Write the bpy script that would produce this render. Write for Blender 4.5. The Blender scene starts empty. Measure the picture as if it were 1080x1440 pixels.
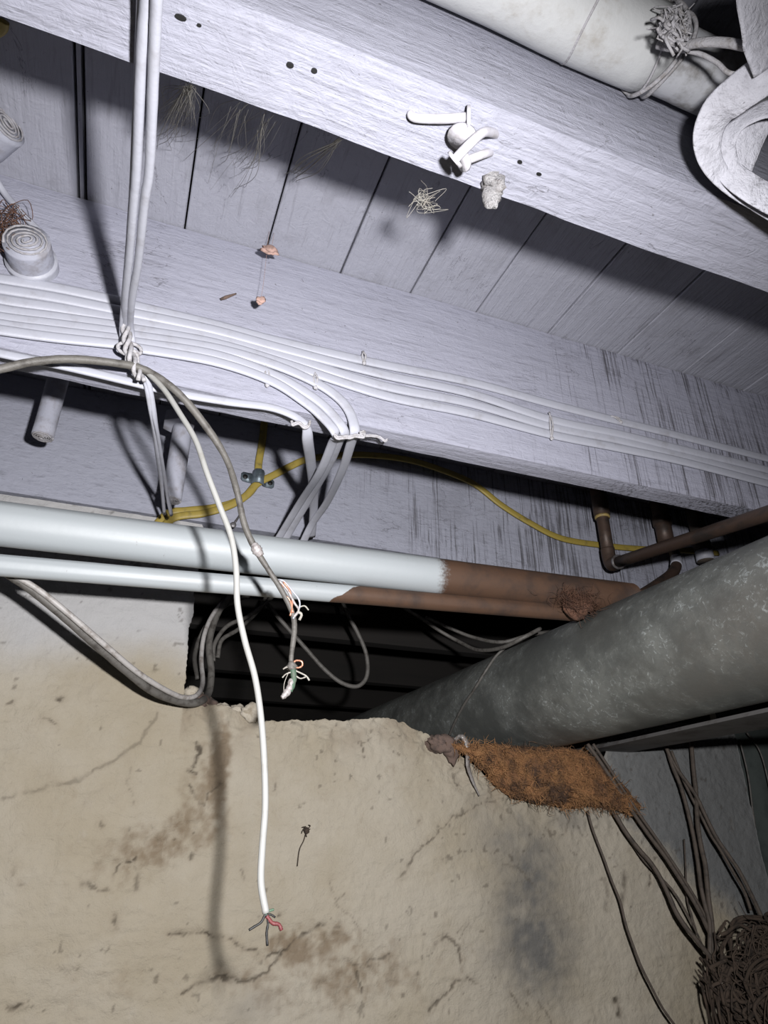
import bpy, bmesh, math, random
import numpy as np
from mathutils import Matrix, Vector
rnd = random.Random(7)
S = bpy.context.scene
C = S.collection
# ---------------------------------------------------------------- camera (metres; origin = lens, X along joists, Y along planks)
FPX = 930.0
pit = math.atan(465/930); yaw = math.atan(400/1038)
fh = np.array([math.sin(yaw), math.cos(yaw), 0]); CR = np.array([math.cos(yaw), -math.sin(yaw), 0]); ZZ = np.array([0, 0, 1.])
CF = math.cos(pit)*fh + math.sin(pit)*ZZ; CU = -math.sin(pit)*fh + math.cos(pit)*ZZ
cam = bpy.data.cameras.new('camera'); co = bpy.data.objects.new('camera', cam); C.objects.link(co)
cam.sensor_fit = 'VERTICAL'; cam.sensor_height = 24; cam.lens = FPX/1440*24; cam.clip_start = .01
M = Matrix.Identity(4)
for i in range(3):
    M[i][0] = CR[i]; M[i][1] = CU[i]; M[i][2] = -CF[i]
co.matrix_world = M; S.camera = co
# ---------------------------------------------------------------- light: hand torch held just right of and above the lens, and faint ambience
W = bpy.data.worlds.new('world'); S.world = W; W.use_nodes = True
bg = W.node_tree.nodes['Background']; bg.inputs[0].default_value = (1, .88, .74, 1); bg.inputs[1].default_value = .004
L = bpy.data.lights.new('torch', 'SPOT'); lo = bpy.data.objects.new('torch', L); C.objects.link(lo)
L.energy = 70; L.color = (1, .985, .99); L.shadow_soft_size = .015; L.spot_size = math.radians(146); L.spot_blend = 1.0
LP = Vector((.08, -.04, .085)); lo.location = LP
LT = Vector((.12, 1.05, .14)); lo.rotation_euler = (LT-LP).to_track_quat('-Z', 'Y').to_euler()
S.view_settings.view_transform = 'Standard'; S.view_settings.look = 'None'; S.view_settings.exposure = 0; S.view_settings.gamma = 1
S.view_settings.use_curve_mapping = False
# ---------------------------------------------------------------- helpers
H = .70; YA0, YA1 = .2366, .299; YB0, YB1 = .641, .677; YC = 1.046; ZB = .4568; ZC = .483; YW = 1.05
def ray(x, y): return (x-540)*CR - (y-720)*CU + FPX*CF
def ony(x, y, Y): d = ray(x, y); return d*Y/d[1]
def onz(x, y, Z): d = ray(x, y); return d*Z/d[2]
def dep(x, y, t): d = ray(x, y); return d*t/np.linalg.norm(d)
def fbm(x, y, sc, octs=4, seed=0, gain=.5):
    out = np.zeros(np.broadcast(x, y).shape); a = 1; tot = 0
    x = np.asarray(x, float)+0*np.asarray(y, float); y = np.asarray(y, float)+0*x
    for o in range(octs):
        g = np.random.RandomState(seed*31+o).rand(256, 256)
        u = x/sc*2**o+100; v = y/sc*2**o+100
        iu = np.floor(u).astype(int); iv = np.floor(v).astype(int); fu = u-iu; fv = v-iv
        fu = fu*fu*(3-2*fu); fv = fv*fv*(3-2*fv); q = lambda a_, b_: g[a_ % 256, b_ % 256]
        out += a*((q(iu, iv)*(1-fu)+q(iu+1, iv)*fu)*(1-fv)+(q(iu, iv+1)*(1-fu)+q(iu+1, iv+1)*fu)*fv-.5); tot += a; a *= gain
    return out/tot*2
def sm(a, b, x): t = np.clip((x-a)/(b-a), 0, 1); return t*t*(3-2*t)
def link(name, me, mat, parent=None, smooth=True, origin=None):
    o = bpy.data.objects.new(name, me)
    if mat: me.materials.append(mat)
    if smooth: me.polygons.foreach_set('use_smooth', [True]*len(me.polygons))
    if len(me.vertices) and origin is not False:
        n = len(me.vertices); a = np.empty(n*3); me.vertices.foreach_get('co', a); a = a.reshape(-1, 3)
        c = np.array([(a[:, 0].min()+a[:, 0].max())/2, (a[:, 1].min()+a[:, 1].max())/2, a[:, 2].min()]) if origin is None else np.array(origin)
        me.vertices.foreach_set('co', (a-c).ravel()); me.update()
        o.location = Vector(c)
        if parent is not None: o.location = Vector(c)-parent.location
    C.objects.link(o)
    if parent is not None: o.parent = parent
    return o
def tag(o, label=None, cat=None, group=None, kind=None):
    if label: o['label'] = label
    if cat: o['category'] = cat
    if group: o['group'] = group
    if kind: o['kind'] = kind
    return o
def thing(name, loc, label, cat, group=None):
    o = bpy.data.objects.new(name, None); o.location = Vector(tuple(loc)); o.empty_display_size = .02; C.objects.link(o)
    return tag(o, label, cat, group)
class MB:
    def __init__(s): s.v = []; s.f = []
    def add(s, v, f):
        n = len(s.v); s.v += [tuple(map(float, p)) for p in v]; s.f += [tuple(i+n for i in q) for q in f]; return s
    def mesh(s, name):
        me = bpy.data.meshes.new(name); me.from_pydata(s.v, [], s.f); me.validate(); me.update(); return me
    def build(s, name, mat, parent=None, smooth=True): return link(name, s.mesh(name), mat, parent, smooth)
def spline(P, n=8):
    P = [np.array(p, float) for p in P]
    if len(P) < 3: return [P[0]+(P[-1]-P[0])*i/n for i in range(n+1)]
    Q = [2*P[0]-P[1]]+P+[2*P[-1]-P[-2]]; out = []
    for i in range(1, len(Q)-2):
        a, b, c, d = Q[i-1:i+3]
        for k in range(n):
            t = k/n; out.append(.5*((2*b)+(c-a)*t+(2*a-5*b+4*c-d)*t*t+(3*b-a-3*c+d)*t**3))
    out.append(P[-1]); return out
def sweep(mb, P, w, h=None, hint=None, seg=10, n=8, cap=True, smooth=True, sq=1.0, wob=0):
    """w: width along side, h: thickness along hint; floats or per-point lists"""
    pts = spline(P, n) if smooth else [np.array(p, float) for p in P]
    N = len(pts); h = w if h is None else h
    hw = np.interp(np.linspace(0, 1, N), np.linspace(0, 1, len(w)), w) if hasattr(w, '__len__') else np.full(N, w)
    hh = np.interp(np.linspace(0, 1, N), np.linspace(0, 1, len(h)), h) if hasattr(h, '__len__') else np.full(N, h)
    V = []; F = []; nn = None
    for i, p in enumerate(pts):
        t = pts[min(i+1, N-1)]-pts[max(i-1, 0)]; t = t/(np.linalg.norm(t)+1e-12)
        if hint is not None:
            hv = np.array(hint(i/(N-1)) if callable(hint) else hint, float)
        else:
            hv = nn if nn is not None else (np.array([0, 0, 1.]) if abs(t[2]) < .9 else np.array([1., 0, 0]))
        hv = hv-t*(hv@t); hv /= np.linalg.norm(hv)+1e-12; nn = hv; s = np.cross(t, hv)
        k_ = 1+wob*(rnd.random()-.5)
        for j in range(seg):
            a = 2*math.pi*j/seg; ca, sa = math.cos(a), math.sin(a)
            ca = math.copysign(abs(ca)**sq, ca); sa = math.copysign(abs(sa)**sq, sa)
            V.append(p+k_*(s*ca*hw[i]/2+hv*sa*hh[i]/2))
    for i in range(N-1):
        for j in range(seg):
            a = i*seg+j; b = i*seg+(j+1) % seg; F.append((a, b, b+seg, a+seg))
    if cap: F.append(tuple(range(seg))[::-1]); F.append(tuple(range((N-1)*seg, N*seg)))
    return mb.add(V, F)
def blob(mb, c, r, seed=0, amp=.25, nu=14, nv=10, rot=0):
    V = []; F = []; R = random.Random(seed); ph = [R.random()*6.28 for _ in range(6)]
    for i in range(nv+1):
        th = math.pi*i/nv
        for j in range(nu):
            f = 2*math.pi*j/nu
            d = np.array([math.sin(th)*math.cos(f), math.sin(th)*math.sin(f), math.cos(th)])
            k = 1+amp*(math.sin(3*d[0]+ph[0]+2*d[1])+math.sin(5*d[1]+ph[1])+.6*math.sin(7*d[2]+ph[2]+4*d[0])+.5*math.sin(11*d[0]+9*d[2]+ph[3]))/2.4
            V.append(np.array(c)+d*np.array(r)*k)
    for i in range(nv):
        for j in range(nu):
            a = i*nu+j; b = i*nu+(j+1) % nu; F.append((a, a+nu, b+nu, b))
    return mb.add(V, F)
# ---------------------------------------------------------------- materials
def newmat(name):
    m = bpy.data.materials.new(name); m.use_nodes = True; nt = m.node_tree
    return m, nt, nt.nodes['Principled BSDF'], nt.nodes.new('ShaderNodeNewGeometry').outputs['Position']
def nz(nt, pos, scale, detail=4, rough=.55, vec=(1, 1, 1), rot=(0, 0, 0), dist=0):
    mp = nt.nodes.new('ShaderNodeMapping'); mp.inputs['Scale'].default_value = vec; mp.inputs['Rotation'].default_value = rot
    nt.links.new(pos, mp.inputs[0]); t = nt.nodes.new('ShaderNodeTexNoise')
    t.inputs['Scale'].default_value = scale; t.inputs['Detail'].default_value = detail; t.inputs['Roughness'].default_value = rough
    t.inputs['Distortion'].default_value = dist
    nt.links.new(mp.outputs[0], t.inputs['Vector']); return t.outputs['Fac']
def mr(nt, x, a, b, c=0., d=1.):
    n = nt.nodes.new('ShaderNodeMapRange'); n.interpolation_type = 'SMOOTHSTEP'
    for i, v in enumerate((a, b, c, d)): n.inputs[i+1].default_value = v
    nt.links.new(x, n.inputs[0]); return n.outputs[0]
def ma(nt, op, a, b=None):
    n = nt.nodes.new('ShaderNodeMath'); n.operation = op
    for i, v in enumerate((a, b)):
        if v is None: continue
        if isinstance(v, (int, float)): n.inputs[i].default_value = v
        else: nt.links.new(v, n.inputs[i])
    return n.outputs[0]
def mix(nt, f, a, b):
    n = nt.nodes.new('ShaderNodeMix'); n.data_type = 'RGBA'
    for s, v in ((0, f), (6, a), (7, b)):
        if isinstance(v, tuple): n.inputs[s].default_value = (*v, 1)
        elif isinstance(v, (int, float)): n.inputs[s].default_value = v
        else: nt.links.new(v, n.inputs[s])
    return n.outputs[2]
def bump(nt, bs, hts):
    prev = None
    for h, st, di in hts:
        b = nt.nodes.new('ShaderNodeBump'); b.inputs['Strength'].default_value = st; b.inputs['Distance'].default_value = di
        nt.links.new(h, b.inputs['Height'])
        if prev: nt.links.new(prev, b.inputs['Normal'])
        prev = b.outputs[0]
    nt.links.new(prev, bs.inputs['Normal'])
def sep(nt, pos):
    s = nt.nodes.new('ShaderNodeSeparateXYZ'); nt.links.new(pos, s.inputs[0]); return s.outputs
def painted(name, col, dirt, grain, wear=None, dirtamt=.35, blotch=9, rough=.72, bs_=1.0, wearmax=.9):
    m, nt, b, pos = newmat(name)
    n1 = nz(nt, pos, blotch, 6, .65); n2 = nz(nt, pos, 42, 5, .6, grain); n3 = nz(nt, pos, 160, 3, .6, grain); n4 = nz(nt, pos, 70, 8, .75, dist=1.2)
    c = mix(nt, mr(nt, n1, .52, .78, 0, dirtamt), col, dirt)
    c = mix(nt, mr(nt, n4, .62, .72, 0, dirtamt*.8), c, dirt)
    c = mix(nt, mr(nt, n3, .56, .74, 0, .28), c, tuple(v*.6 for v in dirt))
    n5 = nz(nt, pos, 16, 6, .6, tuple(.35 if g < .5 else 1 for g in grain), dist=.6); n6 = nz(nt, pos, 9, 3, .5)
    crk = ma(nt, 'MULTIPLY', mr(nt, ma(nt, 'ABSOLUTE', ma(nt, 'SUBTRACT', n5, .5)), 0, .006, 1, 0), mr(nt, n6, .5, .6))
    c = mix(nt, ma(nt, 'MULTIPLY', crk, .55), c, (.07, .065, .07))
    spk = nz(nt, pos, 210, 2, .5); c = mix(nt, mr(nt, spk, .73, .77, 0, .6), c, (.09, .08, .08))
    if wear:
        x0, x1, gv, rot = wear
        ws = nz(nt, pos, 250, 4, .7, gv, rot); big = nz(nt, pos, 7, 3, .5)
        msk = mr(nt, ma(nt, 'ADD', sep(nt, pos)[0], ma(nt, 'MULTIPLY', big, .3)), x0+.15, x1+.15, 0, 1)
        thr = ma(nt, 'ADD', ma(nt, 'ADD', ws, ma(nt, 'MULTIPLY', ma(nt, 'SUBTRACT', nz(nt, pos, 8, 4, .6), .5), .40)), ma(nt, 'MULTIPLY', msk, .10))
        c = mix(nt, ma(nt, 'MULTIPLY', mr(nt, thr, .56, .76, 0, wearmax), mr(nt, msk, 0, .6)), c, (.035, .03, .03))
    nt.links.new(c, b.inputs['Base Color']); b.inputs['Roughness'].default_value = rough
    bump(nt, b, [(n2, .5*bs_, .005), (n3, .55*bs_, .0025), (n4, .5*bs_, .004), (crk, -.6, .002)])
    return m
def simple(name, col, col2=None, sc=60, rough=.6, metal=0, bs_=.3, lo_=.45, hi=.7, vec=(1, 1, 1), amt=1.0, bd=.0015):
    m, nt, b, pos = newmat(name)
    n = nz(nt, pos, sc, 6, .65, vec); n2 = nz(nt, pos, sc*4, 3, .6, vec)
    c = mix(nt, mr(nt, n, lo_, hi, 0, amt), col, col2 or tuple(v*.7 for v in col)); nt.links.new(c, b.inputs['Base Color'])
    b.inputs['Roughness'].default_value = rough; b.inputs['Metallic'].default_value = metal
    bump(nt, b, [(n, bs_, bd), (n2, bs_*.6, bd*.6)]); return m
M_joistA = painted('white_painted_beam', (.375, .38, .46), (.16, .155, .17), (.12, 1, 1), dirtamt=.22, blotch=6, bs_=1.1)
M_joistB = painted('lilac_painted_joist', (.405, .41, .50), (.16, .155, .18), (.12, 1, 1), wear=(.25, .9, (1, 1, .014), (0, .42, 0)), dirtamt=.25, wearmax=.8)
M_joistC = painted('lilac_painted_far_joist', (.38, .39, .47), (.15, .15, .17), (.3, 1, 1), wear=(.20, .80, (1, 1, .016), (0, 0, 0)), dirtamt=.35, wearmax=.8)
M_plank = painted('painted_board', (.43, .435, .51), (.175, .17, .175), (1, .07, 1), wear=(.1, 1.6, (1, .025, 1), (0, 0, 0)), dirtamt=.38, blotch=12, wearmax=.4)
M_cable = simple('white_painted_cable', (.46, .47, .54), (.30, .29, .31), 45, .5, bs_=.25, lo_=.5, hi=.8, amt=.6)
M_cablenew = simple('clean_white_cable', (.34, .34, .33), (.28, .27, .25), 60, .4, bs_=.1, lo_=.5, hi=.8)
M_grey = simple('dusty_grey_cable', (.13, .122, .112), (.06, .053, .047), 90, .6, bs_=.4)
M_greydark = simple('brown_grey_cable', (.085, .066, .052), (.04, .032, .026), 90, .75, bs_=.4)
M_yellow = simple('yellow_sheath', (.37, .28, .06), (.17, .135, .05), 70, .5, bs_=.2, lo_=.5, hi=.8)
M_tube = simple('painted_paper_tube', (.42, .43, .51), (.30, .29, .32), 50, .8, bs_=.5)
M_rolled = simple('rolled_paper_end', (.41, .40, .43), (.27, .25, .245), 110, .9, bs_=.8)
M_string = simple('white_painted_string', (.48, .47, .50), (.30, .28, .27), 150, .9, bs_=.8)
M_nail = simple('painted_nail', (.50, .49, .54), (.32, .29, .28), 80, .5, bs_=.4, amt=.6)
M_nailbare = simple('bare_steel_nail', (.25, .24, .25), (.12, .10, .09), 120, .45, .6)
M_galv = None
M_copper = simple('tarnished_copper', (.10, .065, .050), (.05, .04, .036), 40, .5, .35, bs_=.3, vec=(1, .3, 1))
M_brass = simple('yellow_sealing_ring', (.45, .33, .12), (.25, .18, .08), 90, .5)
M_black = simple('black_rubber', (.006, .006, .006), (.012, .012, .012), 60, .6)
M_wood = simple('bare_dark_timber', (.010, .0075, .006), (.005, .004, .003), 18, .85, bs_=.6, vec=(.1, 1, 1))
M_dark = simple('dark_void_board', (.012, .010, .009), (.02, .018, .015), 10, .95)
M_steel = simple('grey_zinc_clamp', (.22, .27, .31), (.10, .12, .14), 70, .45, .5, bs_=.3)
M_insul = simple('orange_glass_fibre', (.25, .115, .045), (.06, .034, .022), 17, .95, bs_=1.0, bd=.014)  # dark mottling in the colour stands in for shading across the wad
M_fibre = simple('orange_fibre_strand', (.40, .205, .085), (.075, .04, .024), 17, .8, lo_=.45, hi=.62)  # strands share the wad's dark patches, shading put into their colour
M_rust = simple('rust_coloured_fibre', (.13, .06, .035), (.05, .026, .018), 60, .9)
M_coppw = simple('bare_copper_wire', (.75, .36, .24), (.5, .2, .13), 90, .35, .6)
M_redw = simple('red_wire_sheath', (.13, .025, .028), (.15, .03, .03), 90, .6)
M_greenw = simple('green_wire_sheath', (.06, .12, .075), (.11, .13, .10), 120, .7)
M_foil = simple('frayed_foil', (.45, .42, .42), (.20, .16, .15), 200, .5, .2)
M_web = simple('dusty_cobweb', (.42, .40, .36), (.30, .27, .24), 80, .95)
M_strap = painted('white_painted_webbing', (.66, .66, .74), (.2, .19, .21), (1, 1, 1), dirtamt=.35, blotch=30, bs_=1.3)
M_lump = simple('painted_dust_lump', (.38, .37, .38), (.16, .14, .135), 140, .95, bs_=1.0, bd=.004)
M_root = simple('brown_root', (.060, .040, .027), (.025, .017, .012), 70, .9, bs_=.7)
M_debris = simple('pinkish_insect_husk', (.55, .36, .31), (.30, .20, .17), 150, .8)
M_rag = simple('dirty_brown_rag', (.16, .11, .09), (.06, .045, .04), 70, .95, bs_=.8)
M_plastic = simple('grey_glossy_plastic', (.32, .30, .29), (.16, .14, .13), 80, .2, bs_=.5)
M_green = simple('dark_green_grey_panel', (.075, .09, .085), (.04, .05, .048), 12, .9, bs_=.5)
M_floor = simple('earth_floor', (.12, .10, .08), (.07, .055, .045), 8, 1, bs_=1)
M_bar = simple('dull_grey_duct_side', (.15, .145, .145), (.08, .07, .065), 25, .7, bs_=.3)
def pipe_mat(name, edge, slant, soft):
    m, nt, b, pos = newmat(name); s = sep(nt, pos)
    n = nz(nt, pos, 22, 6, .6); nb = nz(nt, pos, 7, 4, .6, (.4, 1, 1)); nd = nz(nt, pos, 90, 3, .8, (1, .5, .5)); nf = nz(nt, pos, 260, 3, .7)
    white = mix(nt, mr(nt, nb, .55, .8, 0, .5), (.45, .485, .51), (.30, .27, .22)); white = mix(nt, mr(nt, nd, .70, .76, 0, .6), white, (.16, .13, .11))
    brown = mix(nt, mr(nt, n, .4, .68), (.10, .052, .030), (.055, .033, .024))
    e = ma(nt, 'ADD', s[0], ma(nt, 'MULTIPLY', s[2], slant)); e = ma(nt, 'ADD', e, ma(nt, 'MULTIPLY', n, .03)); e = ma(nt, 'ADD', e, ma(nt, 'MULTIPLY', nf, soft))
    f = mr(nt, e, edge-soft*.4, edge+soft*.4+.002)
    nt.links.new(mix(nt, f, white, brown), b.inputs['Base Color'])
    nt.links.new(mr(nt, f, 0, 1, .5, .7), b.inputs['Roughness']); bump(nt, b, [(n, .12, .004), (nd, .12, .001)])
    return m
def galv():
    m, nt, b, pos = newmat('weathered_galvanised_steel')
    v = nt.nodes.new('ShaderNodeTexVoronoi'); v.inputs['Scale'].default_value = 75; nt.links.new(pos, v.inputs['Vector'])
    n = nz(nt, pos, 9, 7, .7); n2 = nz(nt, pos, 85, 6, .75, dist=1.5); n3 = nz(nt, pos, 5, 4, .5, (1, .3, 1))
    c = mix(nt, mr(nt, n, .38, .66), (.12, .125, .118), (.235, .245, .23)); c = mix(nt, mr(nt, n3, .5, .75, 0, .6), c, (.14, .125, .11))
    c = mix(nt, ma(nt, 'MULTIPLY', mr(nt, n2, .54, .64, 0, 1), mr(nt, n, .42, .60, 0, .75)), c, (.52, .56, .56))
    sc_ = nt.nodes.new('ShaderNodeSeparateColor'); nt.links.new(v.outputs['Color'], sc_.inputs[0])
    c = mix(nt, ma(nt, 'MULTIPLY', sc_.outputs[0], .25), c, (.10, .11, .11))
    nt.links.new(c, b.inputs['Base Color']); b.inputs['Metallic'].default_value = .25
    nt.links.new(mr(nt, n, .3, .7, .5, .7), b.inputs['Roughness']); bump(nt, b, [(n2, .3, .001), (n, .2, .004)])
    return m
M_galv = galv()
# ---------------------------------------------------------------- boards with uneven faces
def board(mb, x0, x1, y0, y1, z0, z1, dx=.012, amp=.0012, seed=1, ny=3, nz_=10):
    """long box along X whose arrises wander a little"""
    xs = np.arange(x0, x1+dx, dx); loop = []
    for i in range(ny): loop.append((y0+(y1-y0)*i/ny, z0, 0, -1))
    for i in range(nz_): loop.append((y1, z0+(z1-z0)*i/nz_, 1, 0))
    for i in range(ny): loop.append((y1-(y1-y0)*i/ny, z1, 0, 1))
    for i in range(nz_): loop.append((y0, z1-(z1-z0)*i/nz_, -1, 0))
    k = len(loop); V = []; F = []; b = .0022
    for j, (y, z, ny_, nz__) in enumerate(loop):
        cy = b if abs(y-y0) < 1e-6 else (-b if abs(y-y1) < 1e-6 else 0); cz = b if abs(z-z0) < 1e-6 else (-b if abs(z-z1) < 1e-6 else 0)
        corner = cy != 0 and cz != 0
        f1 = fbm(xs, np.full_like(xs, y*3+z*5), .35, 4, seed)*amp*1.4; f2 = fbm(xs, np.full_like(xs, z*7+y*2), .06, 4, seed+5, .6)*amp*.6
        for i, x in enumerate(xs):
            d = f1[i]+f2[i]
            V.append((x, y+(cy*.35 if corner else 0)+d*(1 if y > (y0+y1)/2 else -1)*(ny_ != 0 or corner), z+(cz*.35 if corner else 0)+d*(-1 if z < (z0+z1)/2 else 1)*(nz__ != 0 or corner)))
    n = len(xs)
    for j in range(k):
        a = j*n; c = ((j+1) % k)*n
        for i in range(n-1): F.append((a+i, c+i, c+i+1, a+i+1))
    F.append(tuple(j*n for j in range(k))); F.append(tuple(j*n+n-1 for j in range(k))[::-1])
    return mb.add(V, F)
def flatten(o): # sharp arrises on boards
    o.data.set_sharp_from_angle(angle=math.radians(40)); return o
X0, X1 = -1.3, 2.4
jA = flatten(board(MB(), X0, X1, YA0, YA1, ZB-.0015, H-.001, seed=1).build('ceiling_joist', M_joistA))
tag(jA, 'thick white painted timber joist nearest the viewer, with bent nails in its underside', 'joist')
jB = flatten(board(MB(), X0, X1, YB0, YB1, ZB, H-.001, seed=2, nz_=16).build('ceiling_joist', M_joistB))
tag(jB, 'middle white painted joist carrying the bundle of flat white cables on its face', 'joist')
jC = flatten(board(MB(), X0, X1, YC, YC+.038, ZC, H-.001, seed=3, nz_=12).build('ceiling_joist', M_joistC))
tag(jC, 'far painted joist resting on the wall, with the yellow cable and clamp on it', 'joist')
for i, (yy, lb) in enumerate(((1.46, 'bare dark joist, first one inside the opening behind the wall'), (1.87, 'bare dark joist deeper inside the opening, second from the wall'), (2.27, 'bare dark joist deepest in the opening'))):
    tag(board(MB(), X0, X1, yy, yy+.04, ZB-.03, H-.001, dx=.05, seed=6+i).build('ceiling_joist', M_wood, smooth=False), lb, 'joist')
# nail and knot holes in the near joist
for (hx, hy, ra, rb) in ((254, 25, .0035, .0016), (408, 92, .0024, .0016), (442, 100, .002, .0015), (280, 36, .0014, .0008), (731, 228, .002, .0014), (758, 245, .0022, .0013)):
    c = onz(hx, hy, ZB-.0022); V = [(c[0]+ra*math.cos(t), c[1]+rb*math.sin(t), c[2]-.0002) for t in np.linspace(0, 6.283, 13)[:-1]]
    V2 = [(p[0], p[1], p[2]+.008) for p in V]
    MB().add(V+V2, [tuple(range(12))]+[(i, (i+1) % 12, 12+(i+1) % 12, 12+i) for i in range(12)]).build('nail_hole', M_black, jA, smooth=False)
# ---------------------------------------------------------------- ceiling: boards across the joists
ceil = bpy.data.objects.new('ceiling', None); ceil.location = (0, 0, H); C.objects.link(ceil); tag(ceil, 'ceiling of painted boards laid across the joists', None, kind='structure')
xs = [-1.18, -1.02, -.86, -.70, -.55, -.40, -.27, -.145, -.0245, .080, .184, .288, .394, .518, .6475, .781, .915, 1.05, 1.19, 1.33, 1.47, 1.61, 1.76, 1.92, 2.08, 2.24, 2.40]
for i in range(len(xs)-1):
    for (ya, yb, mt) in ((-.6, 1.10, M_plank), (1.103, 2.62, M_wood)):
        a = xs[i]+.0012; b = xs[i+1]-.0012
        if abs(xs[i]+.145) < 1e-3: a += .0042
        if abs(xs[i+1]+.145) < 1e-3: b -= .0045
        ys = np.linspace(ya, yb, 60 if mt is M_plank else 3); dz = (rnd.random()-.5)*.0016; tl = (rnd.random()-.5)*.0012
        prof = [(0, .018), (0, .0012), (.0012, 0), (.33, 0), (.66, 0), (1-.0012, 0), (1, .0012), (1, .018)]
        V = []; F = []
        for j, y in enumerate(ys):
            wv = float(fbm(y, i*3.1, .3, 3, 4))*.0009
            for k, (u, z) in enumerate(prof):
                xx = a+u*(b-a) if u not in (.0012, 1-.0012) else (a+.0012 if u < .5 else b-.0012)
                V.append((xx+(wv if u in (0, 1, .0012, 1-.0012) else 0), y, H+z+dz+tl*(u-.5)))
        k = len(prof)
        for j in range(len(ys)-1):
            for q in range(k): F.append((j*k+q, j*k+(q+1) % k, (j+1)*k+(q+1) % k, (j+1)*k+q))
        F += [tuple(range(k))[::-1], tuple(range((len(ys)-1)*k, len(ys)*k))]
        MB().add(V, F).build('plank', mt, ceil, smooth=False)
    if abs(xs[i]+.145) < 1e-3:   # thin batten in the wide gap
        MB().add([(xs[i]-.0022+dx, y, H+z) for y in (-.6, 1.1) for dx, z in ((0, 0.0006), (.0042, .0006), (.0042, .015), (0, .015))],
                 [(0, 1, 2, 3), (7, 6, 5, 4), (0, 4, 5, 1), (1, 5, 6, 2), (2, 6, 7, 3), (3, 7, 4, 0)]).build('batten', M_plank, ceil, smooth=False)
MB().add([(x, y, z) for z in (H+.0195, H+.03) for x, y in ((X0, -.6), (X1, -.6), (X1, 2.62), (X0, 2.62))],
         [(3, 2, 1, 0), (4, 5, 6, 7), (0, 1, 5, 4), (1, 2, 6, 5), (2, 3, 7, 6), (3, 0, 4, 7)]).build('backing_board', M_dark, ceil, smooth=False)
# ---------------------------------------------------------------- the rendered wall with its broken opening
def PW(x, y, off=0): return ony(x, y, YW-off)
prof_px = [(262, 990), (285, 986), (300, 990), (318, 992), (333, 998), (352, 1000), (366, 1013), (400, 1014), (440, 1014), (490, 1013), (540, 1007), (556, 1012), (575, 1022), (597, 1031), (612, 1040), (630, 1058), (648, 1062), (668, 1076), (690, 1098), (720, 1118), (800, 1132), (846, 1132), (852, 1062)]
pr = [PW(*p) for p in prof_px]; prx = np.array([p[0] for p in pr]+[pr[-1][0]+.02, 1.17]); prz = np.array([p[2] for p in pr]+[.20, .22])
XJ = .083; XE = 1.166; ZJ = float(prz[0])
def polyd(X, Z, pts):
    d = np.full(X.shape, 9.)
    for (ax, az), (bx, bz) in zip(pts[:-1], pts[1:]):
        vx, vz = bx-ax, bz-az; l = vx*vx+vz*vz+1e-12; t = np.clip(((X-ax)*vx+(Z-az)*vz)/l, 0, 1)
        d = np.minimum(d, np.hypot(X-ax-t*vx, Z-az-t*vz))
    return d
def pxl(pts): return [(float(PW(*p)[0]), float(PW(*p)[2])) for p in pts]
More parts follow.
